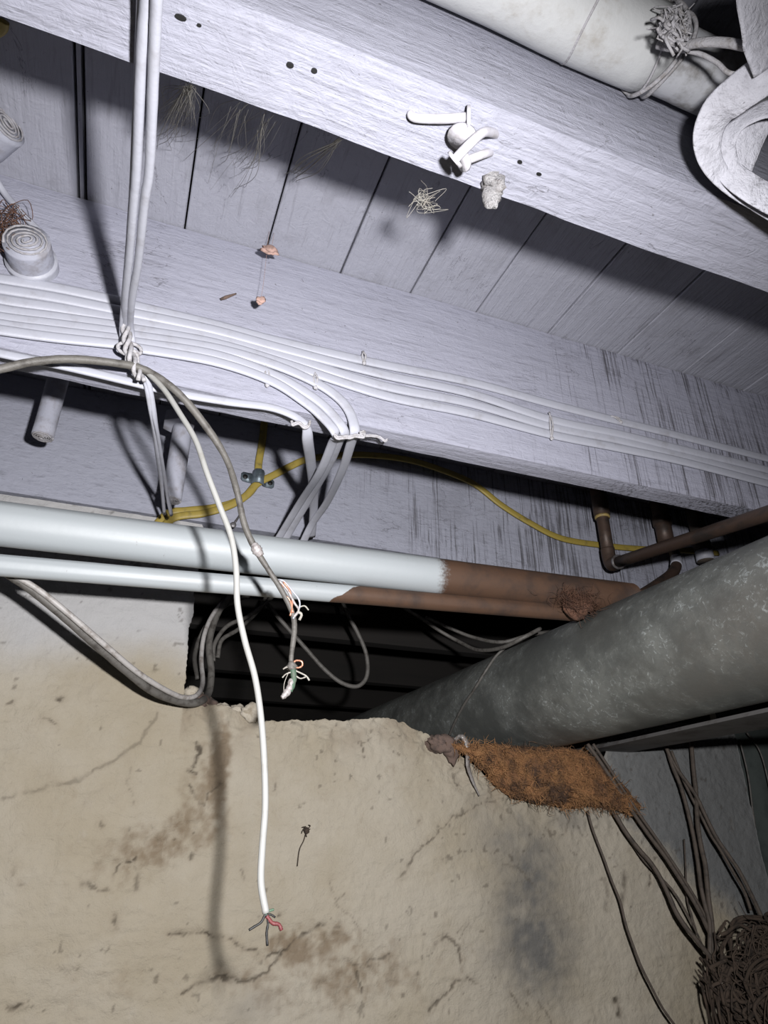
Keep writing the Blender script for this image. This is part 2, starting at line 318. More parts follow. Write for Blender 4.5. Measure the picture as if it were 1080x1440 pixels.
CRK = [([(440, 1180), (455, 1195), (500, 1330), (520, 1370)], 0, 0),
 ([(236, 1312), (280, 1312), (315, 1318), (340, 1333), (372, 1343), (400, 1338), (425, 1312), (450, 1302), (480, 1305)], .0016, 1),
 ([(255, 1395), (285, 1378), (310, 1372), (340, 1382), (375, 1368), (395, 1340)], .0018, .9),
 ([(158, 1230), (170, 1215), (190, 1205)], .0013, 1), ([(112, 1240), (130, 1248), (158, 1250)], .0018, .7),
 ([(274, 1040), (280, 1060), (272, 1078)], .0028, 1), ([(262, 1082), (275, 1088)], .0018, 1),
 ([(265, 1103), (280, 1130), (288, 1133), (295, 1115), (312, 1103)], .0013, .8),
 ([(158, 1283), (161, 1305)], .0022, 1), ([(500, 1355), (503, 1378), (510, 1395)], .0016, .8), ([(487, 1345), (500, 1358), (530, 1352), (548, 1340)], .0012, .7),
 ([(508, 1043), (511, 1065)], .0012, .9), ([(470, 1270), (488, 1253)], .0009, .6), ([(465, 1235), (478, 1275), (500, 1300), (530, 1318)], .0007, .45),
 ([(0, 1122), (60, 1110), (100, 1098), (140, 1080), (180, 1058), (200, 1040), (215, 1015), (224, 1002)], .0022, .45),
 ([(120, 1130), (125, 1120), (148, 1108)], .0008, .4), ([(182, 1068), (180, 1095), (187, 1130)], .0006, .4),
 ([(565, 1235), (575, 1210), (600, 1185), (625, 1165), (640, 1150), (665, 1140), (680, 1128), (710, 1122)], .0013, .75),
 ([(612, 1330), (630, 1318), (645, 1330), (648, 1365)], .0018, .8), ([(600, 1420), (630, 1395), (640, 1378), (670, 1380)], .0014, .8),
 ([(640, 1312), (655, 1298)], .001, .6), ([(705, 1216), (730, 1222), (752, 1242)], .0013, .5), ([(800, 1145), (797, 1175)], .0008, .5),
 ([(20, 1225), (22, 1228)], .002, 1), ([(143, 1158), (145, 1160)], .0022, 1), ([(31, 1243), (33, 1245)], .0018, .8), ([(10, 1420), (30, 1412)], .0018, 1),
 ([(84, 983), (87, 985)], .0035, .9), ([(60, 1010), (78, 1020)], .0012, .8), ([(18, 985), (12, 990)], .002, .7), ([(48, 1335), (100, 1370)], .0006, .3),
 ([(868, 1405), (870, 1425)], .005, 1), ([(903, 1150), (900, 1152)], .0015, 1), ([(898, 1372), (896, 1378)], .0015, .7), ([(720, 1395), (722, 1400), (745, 1432)], .0012, .7),
 ([(270, 1205), (272, 1203)], .0035, .8), ([(192, 1230), (196, 1250)], .0025, .6), ([(395, 1285), (396, 1286)], .0018, 1), ([(340, 1222), (345, 1235)], .0012, .5),
 ([(385, 1110), (388, 1095)], .0013, .6), ([(560, 1060), (562, 1062)], .0015, .7), ([(590, 1155), (591, 1156)], .0018, .9), ([(660, 1300), (640, 1330)], .0009, .5),
 ([(1030, 1155), (1032, 1165)], .0015, .6), ([(745, 1390), (770, 1425), (780, 1440)], .0011, .6), ([(880, 1232), (878, 1252), (874, 1270)], .0062, .65),
 ([(913, 1247), (913, 1225)], .0016, .9), ([(850, 1235), (856, 1252), (853, 1280)], .003, .4)]
BLO = [(225, 1190, 95, 45, -.35, .8), (195, 1215, 60, 22, -.3, .45), (308, 1080, 17, 85, 0, 1.0), (285, 1110, 40, 60, 0, .45), (430, 1325, 80, 32, -.1, .8), (500, 1370, 95, 60, 0, .55), (345, 1375, 70, 28, 0, .45),
       (275, 1050, 40, 45, 0, .35), (150, 1390, 90, 50, 0, .22), (560, 1080, 60, 40, 0, .2), (630, 1340, 60, 60, 0, .2), (420, 1400, 80, 40, 0, .35), (690, 1190, 20, 30, 0, .2), (60, 1420, 80, 30, 0, .3)]
GREY_BLO = [(755, 1330, 58, 85, 0, 1.0), (745, 1240, 62, 90, 0, .75), (720, 1180, 60, 55, 0, .5), (680, 1150, 30, 50, 0, .3), (800, 1150, 45, 25, 0, .35), (355, 1420, 45, 30, 0, .25)]  # soft-edged patches where the wall colour turns darker grey
def blotches(X, Z, L_):
    out = np.zeros(X.shape)
    for (px, py, rx, ry, sl, s) in L_:
        c = PW(px, py); ax = PW(px+rx, py)[0]-c[0]; az = c[2]-PW(px, py+ry)[2]
        dx = (X-c[0])/ax; dz = ((Z-c[2])+sl*0-(X-c[0])*(-sl))/az
        out = np.maximum(out, s*np.exp(-1.1*(dx*dx+dz*dz)**1.1))
    return out
def wallfield(X, Z):
    wx = X+fbm(X, Z, .018, 4, 40, .65)*.007; wz = Z+fbm(X, Z, .018, 4, 41, .65)*.007
    d = fbm(X, Z, .22, 4, 11)*.0055+fbm(X, Z, .035, 4, 12, .6)*.0016
    st = blotches(X, Z, BLO); st = sm(.16, .95, st+st**.5*(.9*fbm(X, Z, .035, 5, 14, .7)+.5*fbm(X, Z, .008, 3, 17)))
    rg = blotches(X, Z, BLO); d = d-rg*(np.abs(fbm(X, Z, .03, 4, 15, .6))*.011+.002)
    d += .0016*np.abs(fbm(X, Z, .011, 3, 16))+.0012*fbm(X*.5, Z*1.6, .012, 3, 19)
    grb = np.clip(blotches(X, Z, GREY_BLO)*(1.05+.55*fbm(X, Z, .05, 4, 18)+.45*fbm(X, Z, .012, 4, 20)), 0, 1)
    ck = np.zeros(X.shape); ckn = fbm(X, Z, .012, 3, 77, .6)
    for pts, w, s in CRK:
        if w == 0: continue
        dd = polyd(wx, wz, pxl(pts)); k_ = s*np.clip(np.clip(1.45-dd/w, 0, 2)*np.clip(.8+1.5*ckn, 0, 2), 0, 1); ck = np.maximum(ck, k_); d -= .0022*k_; st = np.maximum(st, .22*s*np.exp(-(dd/.006)**2))
    # generic flecks
    fl = fbm(X, Z, .012, 3, 21); fm = fbm(X, Z, .15, 2, 22); ck = np.maximum(ck, .55*sm(.60, .68, fl+.25*fm))
    # raised render lip near the broken edge
    top = np.interp(X, prx, prz); e = np.exp(-((top-Z)/.05)**2)*(X > XJ); d += e*fbm(X, Z, .02, 4, 23, .65)*.009
    st = np.maximum(st, e*.5*np.clip(.4+1.6*fbm(X, Z, .03, 4, 24), 0, 1)*(X < .62))
    return d, st, grb, ck
def build_wall():
    fine = .0027
    xa = np.concatenate([np.arange(X0, -.24, .04), np.arange(-.24, XJ, fine), [XJ], np.arange(XJ+fine, XE-.001, fine), [XE]])
    nj = int(np.where(xa == XJ)[0][0])
    za = np.concatenate([np.arange(-1.3, -.42, .05), np.arange(-.42, .07, fine)])
    nt_ = 55
    V = []; F = []; at = []
    top = np.interp(xa, prx, prz); jag = fbm(xa, xa*0, .02, 5, 30, .7)*.006*((xa > XJ+.01) & (xa < .62)); top = top+jag; top[:nj+1] = ZJ
    nx = len(xa); rows = []
    def addrow(x, z):
        d, st, grb, ck = wallfield(x, z); i0 = len(V)
        for q in range(len(x)): V.append((x[q], YW-d[q], z[q])); at.append((st[q], grb[q], ck[q]))
        return i0
    X, Z = np.meshgrid(xa, za)
    for k in range(nt_+1):
        pass
    Zt = np.array([za[-1]+(top-za[-1])*(k/nt_) for k in range(1, nt_+1)])
    XX = np.vstack([X, np.repeat(xa[None], nt_, 0)]); ZA = np.vstack([Z, Zt])
    d, st, grb, ck = wallfield(XX, ZA)
    nr = XX.shape[0]
    P = np.stack([XX, YW-d, ZA], -1).reshape(-1, 3); A = np.stack([st, grb, ck], -1).reshape(-1, 3)
    idx = np.arange(nr*nx).reshape(nr, nx)
    q = np.stack([idx[:-1, :-1], idx[:-1, 1:], idx[1:, 1:], idx[1:, :-1]], -1).reshape(-1, 4)
    # upper left block
    zu = np.arange(ZJ+fine, ZC-.002, fine*1.2); xu = xa[:nj+1]
    XU, ZU = np.meshgrid(xu, zu)
    jx = fbm(zu, zu*0, .03, 5, 33, .65)*.006-.003+.006*np.exp(-((zu-ZJ)/.02)**2); wgt = np.clip((XU-(XJ-.06))/.06, 0, 1); XU = XU+wgt*jx[:, None]
    d2, s2, o2, c2 = wallfield(XU, ZU); base = len(P)
    P = np.vstack([P, np.stack([XU, YW-d2, ZU], -1).reshape(-1, 3)]); A = np.vstack([A, np.stack([s2, o2, c2], -1).reshape(-1, 3)])
    iu = base+np.arange(XU.size).reshape(XU.shape); iu = np.vstack([idx[-1, :nj+1][None], iu])
    q2 = np.stack([iu[:-1, :-1], iu[:-1, 1:], iu[1:, 1:], iu[1:, :-1]], -1).reshape(-1, 4)
    # broken ledge, jamb and right end, running back into the wall thickness
    edge = list(iu[::-1, nj])+list(idx[-1, nj+1:])+list(idx[::-1, nx-1][1:]); quads = [q, q2]; prev = edge
    for k in range(1, 9):
        Pk = P[edge].copy(); t = k/8
        Pk[:, 1] += .24*t; j = fbm(Pk[:, 0]+Pk[:, 2], Pk[:, 1], .03, 4, 37, .6)*.010*min(1, k/2)
        ml = len(iu); Pk[:ml, 0] += j[:ml]-.01*t; Pk[ml:-nr, 2] += j[ml:-nr]+.0
        b0 = len(P); P = np.vstack([P, Pk]); A = np.vstack([A, A[edge]*.5+np.array([.35, 0, 0])]); cur = list(range(b0, b0+len(edge)))
        quads.append(np.array([(prev[i], cur[i], cur[i+1], prev[i+1]) for i in range(len(edge)-1)])); prev = cur
    Q = np.vstack(quads)
    me = bpy.data.meshes.new('wall_back'); me.vertices.add(len(P)); me.vertices.foreach_set('co', P.ravel())
    me.loops.add(Q.size); me.loops.foreach_set('vertex_index', Q.ravel().astype(np.int32)); me.polygons.add(len(Q))
    me.polygons.foreach_set('loop_start', np.arange(0, Q.size, 4, dtype=np.int32)); me.update(calc_edges=True); me.validate()
    ca = me.color_attributes.new('wear', 'FLOAT_COLOR', 'POINT'); ca.data.foreach_set('color', np.hstack([A, np.ones((len(A), 1))]).ravel())
    return me
def wall_mat():
    m, nt, b, pos = newmat('old_beige_render'); s = sep(nt, pos)
    at = nt.nodes.new('ShaderNodeVertexColor'); at.layer_name = 'wear'; sc_ = nt.nodes.new('ShaderNodeSeparateColor'); nt.links.new(at.outputs[0], sc_.inputs[0])
    n = nz(nt, pos, 4, 5, .6); n2 = nz(nt, pos, 60, 7, .7); n3 = nz(nt, pos, 350, 4, .7); n4 = nz(nt, pos, 20, 8, .7, dist=1)
    c = mix(nt, mr(nt, n, .35, .65), (.385, .335, .25), (.455, .41, .335)); c = mix(nt, mr(nt, n4, .55, .75, 0, .35), c, (.29, .235, .165))
    c = mix(nt, mr(nt, n2, .55, .75, 0, .25), c, (.45, .42, .37))
    up = mr(nt, ma(nt, 'ADD', s[2], ma(nt, 'MULTIPLY', n, .12)), .22+.04, .36, 0, .9)
    c = mix(nt, up, c, (.50, .50, .515))
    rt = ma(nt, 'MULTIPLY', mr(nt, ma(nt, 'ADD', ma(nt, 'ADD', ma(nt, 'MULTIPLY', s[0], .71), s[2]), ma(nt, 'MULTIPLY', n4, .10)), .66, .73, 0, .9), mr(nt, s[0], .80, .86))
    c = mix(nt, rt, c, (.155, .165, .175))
    c = mix(nt, ma(nt, 'MULTIPLY', sc_.outputs[0], .75), c, (.17, .115, .065))
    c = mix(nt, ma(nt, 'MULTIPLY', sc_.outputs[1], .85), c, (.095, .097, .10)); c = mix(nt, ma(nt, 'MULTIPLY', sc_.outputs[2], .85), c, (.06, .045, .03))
    nt.links.new(c, b.inputs['Base Color']); b.inputs['Roughness'].default_value = .95
    bump(nt, b, [(n2, .6, .005), (n3, .4, .0018), (n4, .45, .008)]); return m
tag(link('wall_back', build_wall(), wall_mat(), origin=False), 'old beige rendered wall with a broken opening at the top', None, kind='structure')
def box(x0, x1, y0, y1, z0, z1):
    return MB().add([(x, y, z) for z in (z0, z1) for x, y in ((x0, y0), (x1, y0), (x1, y1), (x0, y1))], [(3, 2, 1, 0), (4, 5, 6, 7), (0, 1, 5, 4), (1, 2, 6, 5), (2, 3, 7, 6), (3, 0, 4, 7)])
tag(box(X0, X1, -.6, 2.66, -1.36, -1.3).build('floor', M_floor, smooth=False), 'dark earth floor', None, kind='structure')
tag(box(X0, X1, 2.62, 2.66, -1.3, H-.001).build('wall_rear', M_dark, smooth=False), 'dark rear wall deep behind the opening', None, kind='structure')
# recessed dark panel to the right of the rendered wall
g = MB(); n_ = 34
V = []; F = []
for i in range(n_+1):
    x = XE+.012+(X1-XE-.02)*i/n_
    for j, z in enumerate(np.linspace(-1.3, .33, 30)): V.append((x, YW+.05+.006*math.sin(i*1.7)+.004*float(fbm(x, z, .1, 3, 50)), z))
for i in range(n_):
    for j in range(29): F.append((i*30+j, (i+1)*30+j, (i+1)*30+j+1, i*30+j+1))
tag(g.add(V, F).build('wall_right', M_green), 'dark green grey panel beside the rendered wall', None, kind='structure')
# ---------------------------------------------------------------- large galvanised duct and the box duct beyond it
def duct():
    ax = np.array([.711, 1.05, .2444]); D = np.array([-.0849, .99616, -.0214]); D /= np.linalg.norm(D); R = .095
    e1 = np.cross(D, ZZ); e1 /= np.linalg.norm(e1); e2 = np.cross(e1, D); root = thing('round_duct', ax+D*-1.05-np.array([0, 0, R]), 'large round galvanised steel duct running through the wall opening', 'duct')
    V = []; F = []; ns = 64; ts = np.linspace(-1.5, 1.35, 110)
    for t in ts:
        for j in range(ns):
            a = 2*math.pi*j/ns; r_ = R+.0008*float(fbm(t, math.cos(a)+math.sin(a)*.7, .25, 3, 60)); V.append(ax+D*t+e1*math.cos(a)*r_+e2*math.sin(a)*r_)
    for i in range(len(ts)-1):
        for j in range(ns): a = i*ns+j; b = i*ns+(j+1) % ns; F.append((a, b, b+ns, a+ns))
    F += [tuple(range(ns))[::-1], tuple(range((len(ts)-1)*ns, len(ts)*ns))]
    MB().add(V, F).build('duct_pipe', M_galv, root)
    return ax, D, e1, e2, R, root
dax, dD, de1, de2, dR, droot = duct()
def onduct(t, a, off=0): return dax+dD*t+(de1*math.cos(a)+de2*math.sin(a))*(dR+off)
def duct_hit(x, y, off=.002):
    d = ray(x, y); d = d/np.linalg.norm(d); o = -dax; dp = d-dD*(d@dD); op = o-dD*(o@dD); a = dp@dp; b = 2*dp@op; c = op@op-(dR+off)**2
    q = max(b*b-4*a*c, 0); return d*((-b-math.sqrt(q))/(2*a))
e0 = ony(838, 1053, YW-.02); e1_ = ony(851, 1064, YW-.02); zb = float(e0[2]); e1_[2] = zb; e1_ = onz(851, 1064, zb); e1_ = e1_*(1) ; pa = onz(1080, 1001, zb); pb = onz(1080, 1024, zb)
V = []
for k in (1.9, 0):
    for a_, b_, up in ((e0, pa, 0), (e1_, pb, 0), (e1_, pb, .012), (e0, pa, .006)):
        d_ = (b_-a_); q_ = a_+d_*k; V.append(q_+np.array([.004 if up == .006 else 0, 0, up]))
V[1][1] = V[0][1]; V[2][1] = V[0][1]
bx = MB().add(V, [(0, 1, 2, 3), (7, 6, 5, 4), (0, 4, 5, 1), (1, 5, 6, 2), (2, 6, 7, 3), (3, 7, 4, 0)])
print('BAR', V)
tag(bx.build('steel_bar', M_bar, smooth=False), 'flat grey metal bar running beneath and alongside the round duct', 'bar')
# ---------------------------------------------------------------- two pipes in front of the wall
YP = .85
def xpipe(name, ypx0, ypx1, D, xe, mat, label, Yp, endround=True):
    a = ony(0, ypx0, Yp); b = ony(540, ypx1, Yp); z = (a[2]+b[2])/2
    sl = (b[2]-a[2])/(b[0]-a[0]); P = [np.array([x, Yp, a[2]+sl*(x-a[0])]) for x in np.linspace(X0, xe, 60)]
    root = thing(name, P[0]-np.array([0, 0, D/2]), label, 'pipe')
    mb = MB(); V = []; F = []; ns = 40
    for i, p in enumerate(P):
        for j in range(ns):
            t = 2*math.pi*j/ns; r_ = D/2+.0006*float(fbm(p[0], math.sin(t), .15, 3, 70)); V.append(p+np.array([0, r_*math.cos(t), r_*math.sin(t)]))
    for i in range(len(P)-1):
        for j in range(ns): q = i*ns+j; w = i*ns+(j+1) % ns; F.append((q, w, w+ns, q+ns))
    F += [tuple(range(ns)), tuple(range((len(P)-1)*ns, len(P)*ns))[::-1]]
    mb.add(V, F).build('pipe_body', mat, root); return root, P
xb = ony(612, 812, YP)[0]; xs_ = ony(508, 838, YP-.0)[0]
pl, PL = xpipe('large_pipe', 736.5, 801.5, .0552, float(ony(884, 825, .85)[0]), pipe_mat('white_over_brown_pipe', xb+.03*0+.025, .0, .02), 'large horizontal pipe, white painted on the left and bare brown towards the duct', YP)
xs2 = ony(500, 845, YP)[0]
ps, PS = xpipe('small_pipe', 795, 840, .026, float(ony(815, 860, .85)[0]), pipe_mat('white_over_brown_thin_pipe', xs2+.33*-1.6+.02, -1.6, .0), 'thin horizontal pipe under the large one, white then brown past a slanted paint line', YP+.0)
# ---------------------------------------------------------------- cables
def cable(name, P, w, h, label, mat, hint=(0, -1, 0), cat='cable', group=None, seg=10, n=8, sq=.75, wob=.0):
    o = sweep(MB(), P, w, h, hint, seg, n, sq=sq, wob=wob).build(name, mat); return tag(o, label, cat, group)
def onB(pts, off): return [ony(x, y, YB0-(off if not callable(off) else off(x))) for x, y in pts]
KX = (-120, 0, 80, 165, 190, 300, 400, 540, 660, 775, 870, 960, 1080, 1230)
rowsB = {
 'a': ((372, 392, 405, 423, 430, 456, 482, 513, 537, 568, 592, 614, 645, 684), 'topmost flat white cable of the bundle on the middle joist'),
 'b': ((384, 406, 419, 436, 441, 464, 491, 527, 553, 590, 610, 632, 661, 700), 'second flat white cable from the top of the joist bundle'),
 'c': ((397, 421, 433, 448, 453, 473, 501, 543, 567, 600, 619, 641, 671, 710), 'third flat white cable from the top of the joist bundle'),
 'd': ((408, 435, 446, 458, 463, 482, 511, 556, 581, 611, 630, 649, 680, 718), 'fourth flat white cable in the joist bundle, lowest of the straight ones')}
for i, (k, (ys, lab)) in enumerate(rowsB.items()):
    cable('flat_cable', onB(list(zip(KX, ys)), .0035+.0012*(i % 2)), .0138, .005, lab, M_cable, n=10)
def hmix(a, b): return lambda t: np.array([0, -1., 0])*(1-sm(a, b, t))+np.array([.15, -.55, -.85])*sm(a, b, t)
DH = hmix(.62, .75); DH2 = hmix(.60, .70)
YD = 1.0
g1a = onB([(-120, 424), (0, 446), (80, 456), (165, 467), (190, 472), (300, 489), (380, 511), (440, 536), (474, 558), (492, 580), (499, 606)], .0058)
cable('flat_cable', g1a+[ony(494, 622, .66), ony(481, 662, .75), ony(460, 706, .88), ony(440, 735, .955), ony(425, 765, 1.0)], .0135, .005, 'flat white cable curving down off the joist, right one of the drop at the knot', M_cable, hint=DH, n=10)
for lab, pts, rest in (('flat white cable curving down off the joist, upper left one at the knot', [(-120, 434), (0, 456), (80, 466), (165, 476), (190, 481), (300, 498), (380, 525), (430, 552), (461, 576), (484, 606)], [(477, 620, .66), (462, 655, .74), (436, 700, .87), (412, 740, .955), (395, 770, 1.0)]),
                       ('flat white cable curving down off the joist, lowest of the bundle beside the rope knot', [(-120, 445), (0, 464), (80, 475), (165, 484), (190, 489), (300, 508), (380, 535), (428, 565), (455, 588), (472, 609)], [(468, 622, .66), (450, 664, .745), (424, 704, .875), (402, 740, .955), (385, 768, 1.0)])):
    cable('flat_cable', onB(pts, .0078 if 'lowest' in lab else .0065)+[ony(*r_) for r_ in rest], .013, .005, lab, M_cable, hint=DH, n=10)
lowc = onB([(-120, 470), (0, 497), (90, 515), (175, 535), (250, 553), (320, 565), (380, 573), (415, 586), (430, 600)], .006)
cable('flat_cable', lowc+[ony(433, 622, .66), ony(437, 650, .73), ony(441, 690, .85), ony(441, 720, .93), ony(438, 755, 1.0)], [.010]*8+[.014]*5, .005, 'single flat white cable along the joist bottom edge then dropping straight behind the pipes', M_cable, hint=DH2, n=10)
# cables hanging from above the near joist to the rope knot
V3 = [((207, -60), (205, 0), (198, 96), (192, 236), (188, 285), (182, 360), (176, 425), (177, 470), (190, 520)), ((222, -60), (220, 0), (216, 96), (210, 236), (203, 285), (194, 370), (185, 425), (184, 470), (196, 528)), ((197, -60), (196, 0), (191, 120), (185, 260), (183, 290), (178, 360), (172, 430), (171, 480), (186, 518))]
zs = (.395, .43, .46, .485, .49, .495, .495, .493, .478)
ys_ = (.20, .235, .33, .43, .475, .545, .60, .618, .625)
for i, (pts, w, lab) in enumerate(zip(V3, (.0085, .0085, .004), ('thick white cable hanging from the near joist, middle one of three', 'thick white cable hanging from the near joist, rightmost of three', 'thin white wire hanging beside the two thick cables, leftmost of three'))):
    P = []
    for (x, y) in pts:
        d = ray(x, y); k_ = d[2]/d[1]; Y = min((.437-.25*.165)/(k_-.165), .628); P.append(ony(x, y, Y+(.0 if i == 0 else (-.003 if i == 1 else .003))))
    cable('hanging_cable', P, w, w*.8, lab, M_cable, hint=tuple(-CF), n=10, sq=1, wob=.06)
# rope knot with the nail it hangs from
kn = thing('rope_knot', ony(190, 530, .625), 'twisted white painted rope knot on a nail holding the hanging cables', 'knot')
mb = MB()
for k in range(3):
    P = []
    for t in np.linspace(0, 1, 22):
        px = np.interp(t, [0, .3, .6, 1], [181, 177, 180, 198]); py = 425+t*110; a = t*15+k*2.1
        P.append(ony(px+5.0*math.cos(a), py, .612-.006*math.sin(a)))
    sweep(mb, P, .0048, n=3, seg=7)
mb.build('rope', M_string, kn)
mb = MB(); sweep(mb, [ony(182, 494, .620)+np.array([.012*math.cos(t), -.004, .008*math.sin(t)]) for t in np.linspace(0, 6.28, 14)], .004, n=2, seg=6)
sweep(mb, [ony(186+8*math.cos(t), 506+13*math.sin(t), .615+.004*math.sin(t)) for t in np.linspace(0, 6.28, 14)], .0042, n=2, seg=6); mb.build('loop', M_string, kn)
mb = MB(); sweep(mb, [ony(192, 508, .645), ony(190, 500, .618)], .0055, n=2, seg=10); blob(mb, ony(190, 498, .616), (.0052, .003, .0052), 3, .1); mb.build('nail', M_nail, kn)
# dusty grey cable arcing from the knot and hanging frayed
gr = thing('hanging_cable', ony(406, 980, .70), 'dusty grey cable arching off the joist and hanging down to a frayed end', 'cable')
gp = [(-120, 545, 0.600), (0, 519, 0.600), (45, 509, 0.598), (100, 505, 0.600), (165, 511, 0.605), (205, 521, 0.610), (250, 552, .612), (290, 600, .628), (318, 645, .645), (333, 690, 0.672), (343, 735, 0.681), (357, 768, 0.688), (378, 802, 0.695), (397, 832, 0.700), (411, 862, 0.702), (414, 885, 0.702), (410, 920, 0.702), (409, 935, 0.702)]
wl = [.0085]*8+[.0075]*4+[.0062]*3+[.0065]+[.0052]*2
sweep(MB(), [ony(*p) for p in gp], wl, n=8, seg=10, wob=.1).build('sheath', M_grey, gr)
sweep(MB(), [ony(357, 765, .687), ony(361, 773, .687), ony(367, 782, .689)], [.009, .0125, .009], n=5, seg=9, wob=.3).build('splice', M_foil, gr)
for nm, mt, pts, w in (('foil_strand', M_foil, [(392, 816), (404, 830), (414, 848), (420, 858), (413, 868)], .0028), ('copper_conductor', M_coppw, [(396, 822), (401, 836), (408, 845), (412, 862)], .0022), ('copper_conductor', M_coppw, [(398, 818), (408, 832), (411, 850), (408, 866)], .002), ('white_conductor', M_cable, [(392, 815), (400, 818), (412, 832), (421, 845), (420, 858), (412, 870)], .002),
                       ('copper_loop', M_coppw, [(412, 934), (416, 929), (424, 930), (425, 936), (419, 939), (412, 936)], .0022), ('green_conductor', M_greenw, [(411, 938), (413, 950), (412, 962), (408, 972)], [.007, .006]), ('frayed_tip', M_foil, [(410, 955), (407, 968), (400, 978), (396, 981)], [.006, .008, .004]),
                       ('grey_fibre', M_web, [(412, 940), (404, 938), (398, 941)], .0016), ('grey_fibre', M_web, [(413, 942), (424, 947), (431, 951), (435, 957)], .0018), ('grey_fibre', M_web, [(410, 945), (402, 948), (397, 953)], .0014), ('grey_fibre', M_web, [(413, 948), (422, 954), (430, 952)], .0016), ('grey_fibre', M_web, [(418, 855), (428, 852), (434, 858)], .0018), ('grey_fibre', M_web, [(418, 860), (424, 864), (421, 872)], .003), ('grey_fibre', M_web, [(406, 945), (400, 960), (399, 972)], .0008)):
    sweep(MB(), [ony(x, y, .699) for x, y in pts], w, n=5, seg=7, wob=.3).build(nm, mt, gr)
blob(MB(), ony(411, 938, .702), (.006, .006, .005), 5, .5).build('frayed_sheath', M_grey, gr)
# long clean white cable with split end
wc = thing('hanging_cable', ony(376, 1330, .615), 'long clean white cable hanging from the knot down the wall to split wires', 'cable')
wp = [(190, 512, .618), (205, 522, .612), (230, 547, .608), (252, 580, .605), (275, 619, .60), (291, 665, .595), (309, 712, .595), (325, 755, .595), (332, 800, .595), (334, 850, .60), (344, 900, .605), (358, 950, .61), (366, 1000, .615), (371, 1060, .615), (373, 1130, .615), (369, 1190, .615), (367, 1240, .615), (374, 1284, .615)]
sweep(MB(), [ony(*p) for p in wp], .0058, n=9, seg=12).build('sheath', M_cablenew, wc)
for nm, mt, pts, w in (('black_wire', M_black, [(374, 1282), (368, 1296), (358, 1303), (350, 1308)], .003), ('black_wire', M_black, [(375, 1284), (377, 1298), (375, 1312), (376, 1330)], .003), ('red_wire', M_redw, [(375, 1288), (383, 1298), (392, 1300), (396, 1308)], .0045), ('green_wire', M_greenw, [(373, 1286), (379, 1281), (385, 1279)], .003), ('black_wire', M_black, [(372, 1288), (380, 1286), (387, 1290)], .0025)):
    sweep(MB(), [ony(x, y, .615) for x, y in pts], w*.7, n=5, seg=7, wob=.25).build(nm, mt, wc)
for pts, lab in (([(190, 515, .618), (204, 534, .625), (213, 580, .66), (220, 630, .74), (227, 680, .86), (231, 722, .96)], 'thin white cable from the knot passing the paper tube, left of a pair'), ([(194, 515, .618), (208, 536, .625), (218, 590, .67), (226, 640, .76), (234, 690, .89), (241, 724, .96)], 'thin white cable from the knot passing the paper tube, right of a pair')):
    cable('thin_cable', [ony(*p) for p in pts], .0065, .005, lab, M_cable, n=8, sq=1)
# string ties
def tie(x, y, dx, dy, lab, off=.0095):
    c = ony(x, y, YB0-off); a = ony(x-dx, y-dy, YB0-off+.004); b = ony(x+dx, y+dy, YB0-off+.004); m_ = (a+b)/2+np.array([0, -.003, 0]); s_ = np.array([.004, 0, .001])
    mb = MB(); sweep(mb, [a, m_+s_*.5, b], .0026, n=6, seg=6, wob=.3); sweep(mb, [a+s_*.3, m_-s_*.6, b-s_*.2], .0024, n=6, seg=6, wob=.3); blob(mb, b, (.003, .0025, .003), int(x), .3, 8, 6)
    tag(mb.build('string_tie', M_string), lab, 'tie')
tie(375, 528, 1, 13, 'white string tie on the lower curving cables, left of the others')
tie(443, 534, 1, 11, 'white string tie where the curving cables leave the straight ones')
tie(511, 502, 1, 8, 'small white string tie on the top cable above the knot')
tie(774, 598, 2, 18, 'long white string tie around the cables on the worn part of the joist', .011)
tie(866, 589, 7, 4, 'short string tie on the top cable, nearest the right edge')
def wraptie(pts, lab, Y0, w=.0035):
    mb = MB(); sweep(mb, [ony(x, y, Y0) for x, y in pts], w, n=5, seg=7, wob=.25); sweep(mb, [ony(x, y+2, Y0-.002) for x, y in pts], w*.8, n=5, seg=7, wob=.25)
    tag(mb.build('string_tie', M_string), lab, 'tie')
wraptie([(410, 592), (412, 596), (420, 594), (428, 600), (434, 598), (436, 592)], 'looped string tie around the single dropping cable', YB0-.011)
wraptie([(470, 611), (475, 615), (485, 614), (493, 614), (500, 612), (511, 613), (512, 607), (506, 609)], 'looped string tie around the cables at the bottom edge of the middle joist', YB0-.0125, .004)
wraptie([(514, 612), (524, 612), (534, 614), (541, 619), (545, 617)], 'loose curl of string stuck to the bottom edge of the middle joist', YB0-.004, .002)
# ---------------------------------------------------------------- paper tubes
def tube(pts, D, lab, mat=M_tube, end=1, name='paper_tube'):
    a, b = np.array(pts[0]), np.array(pts[1]); t = thing(name, b, lab, 'tube'); sweep(MB(), [a, b], D, n=10, seg=24, wob=.02).build('tube_wall', mat, t)
    d = (b-a)/np.linalg.norm(b-a); u = np.cross(d, [0, 1., .3]); u /= np.linalg.norm(u); v = np.cross(d, u)
    P = [b+d*(.001+.0022*(1-k/60))+(u*math.cos(k*.42)+v*math.sin(k*.42))*D*.5*(.12+.83*k/60+.05*math.sin(k*.9)) for k in range(61)]
    sweep(MB(), P, .0024, n=1, seg=6, wob=.4, smooth=False).build('spiral_end', M_rolled, t); return t
for (px, py, lab, yy) in ((60, 613, 'short painted paper tube hanging behind the joist at the left edge', .93), (241, 702, 'longer painted paper tube hanging behind the joist, between the thin cables', .93)):
    b = ony(px, py, yy); tube([(b[0], b[1], H-.003), b], .030, lab)
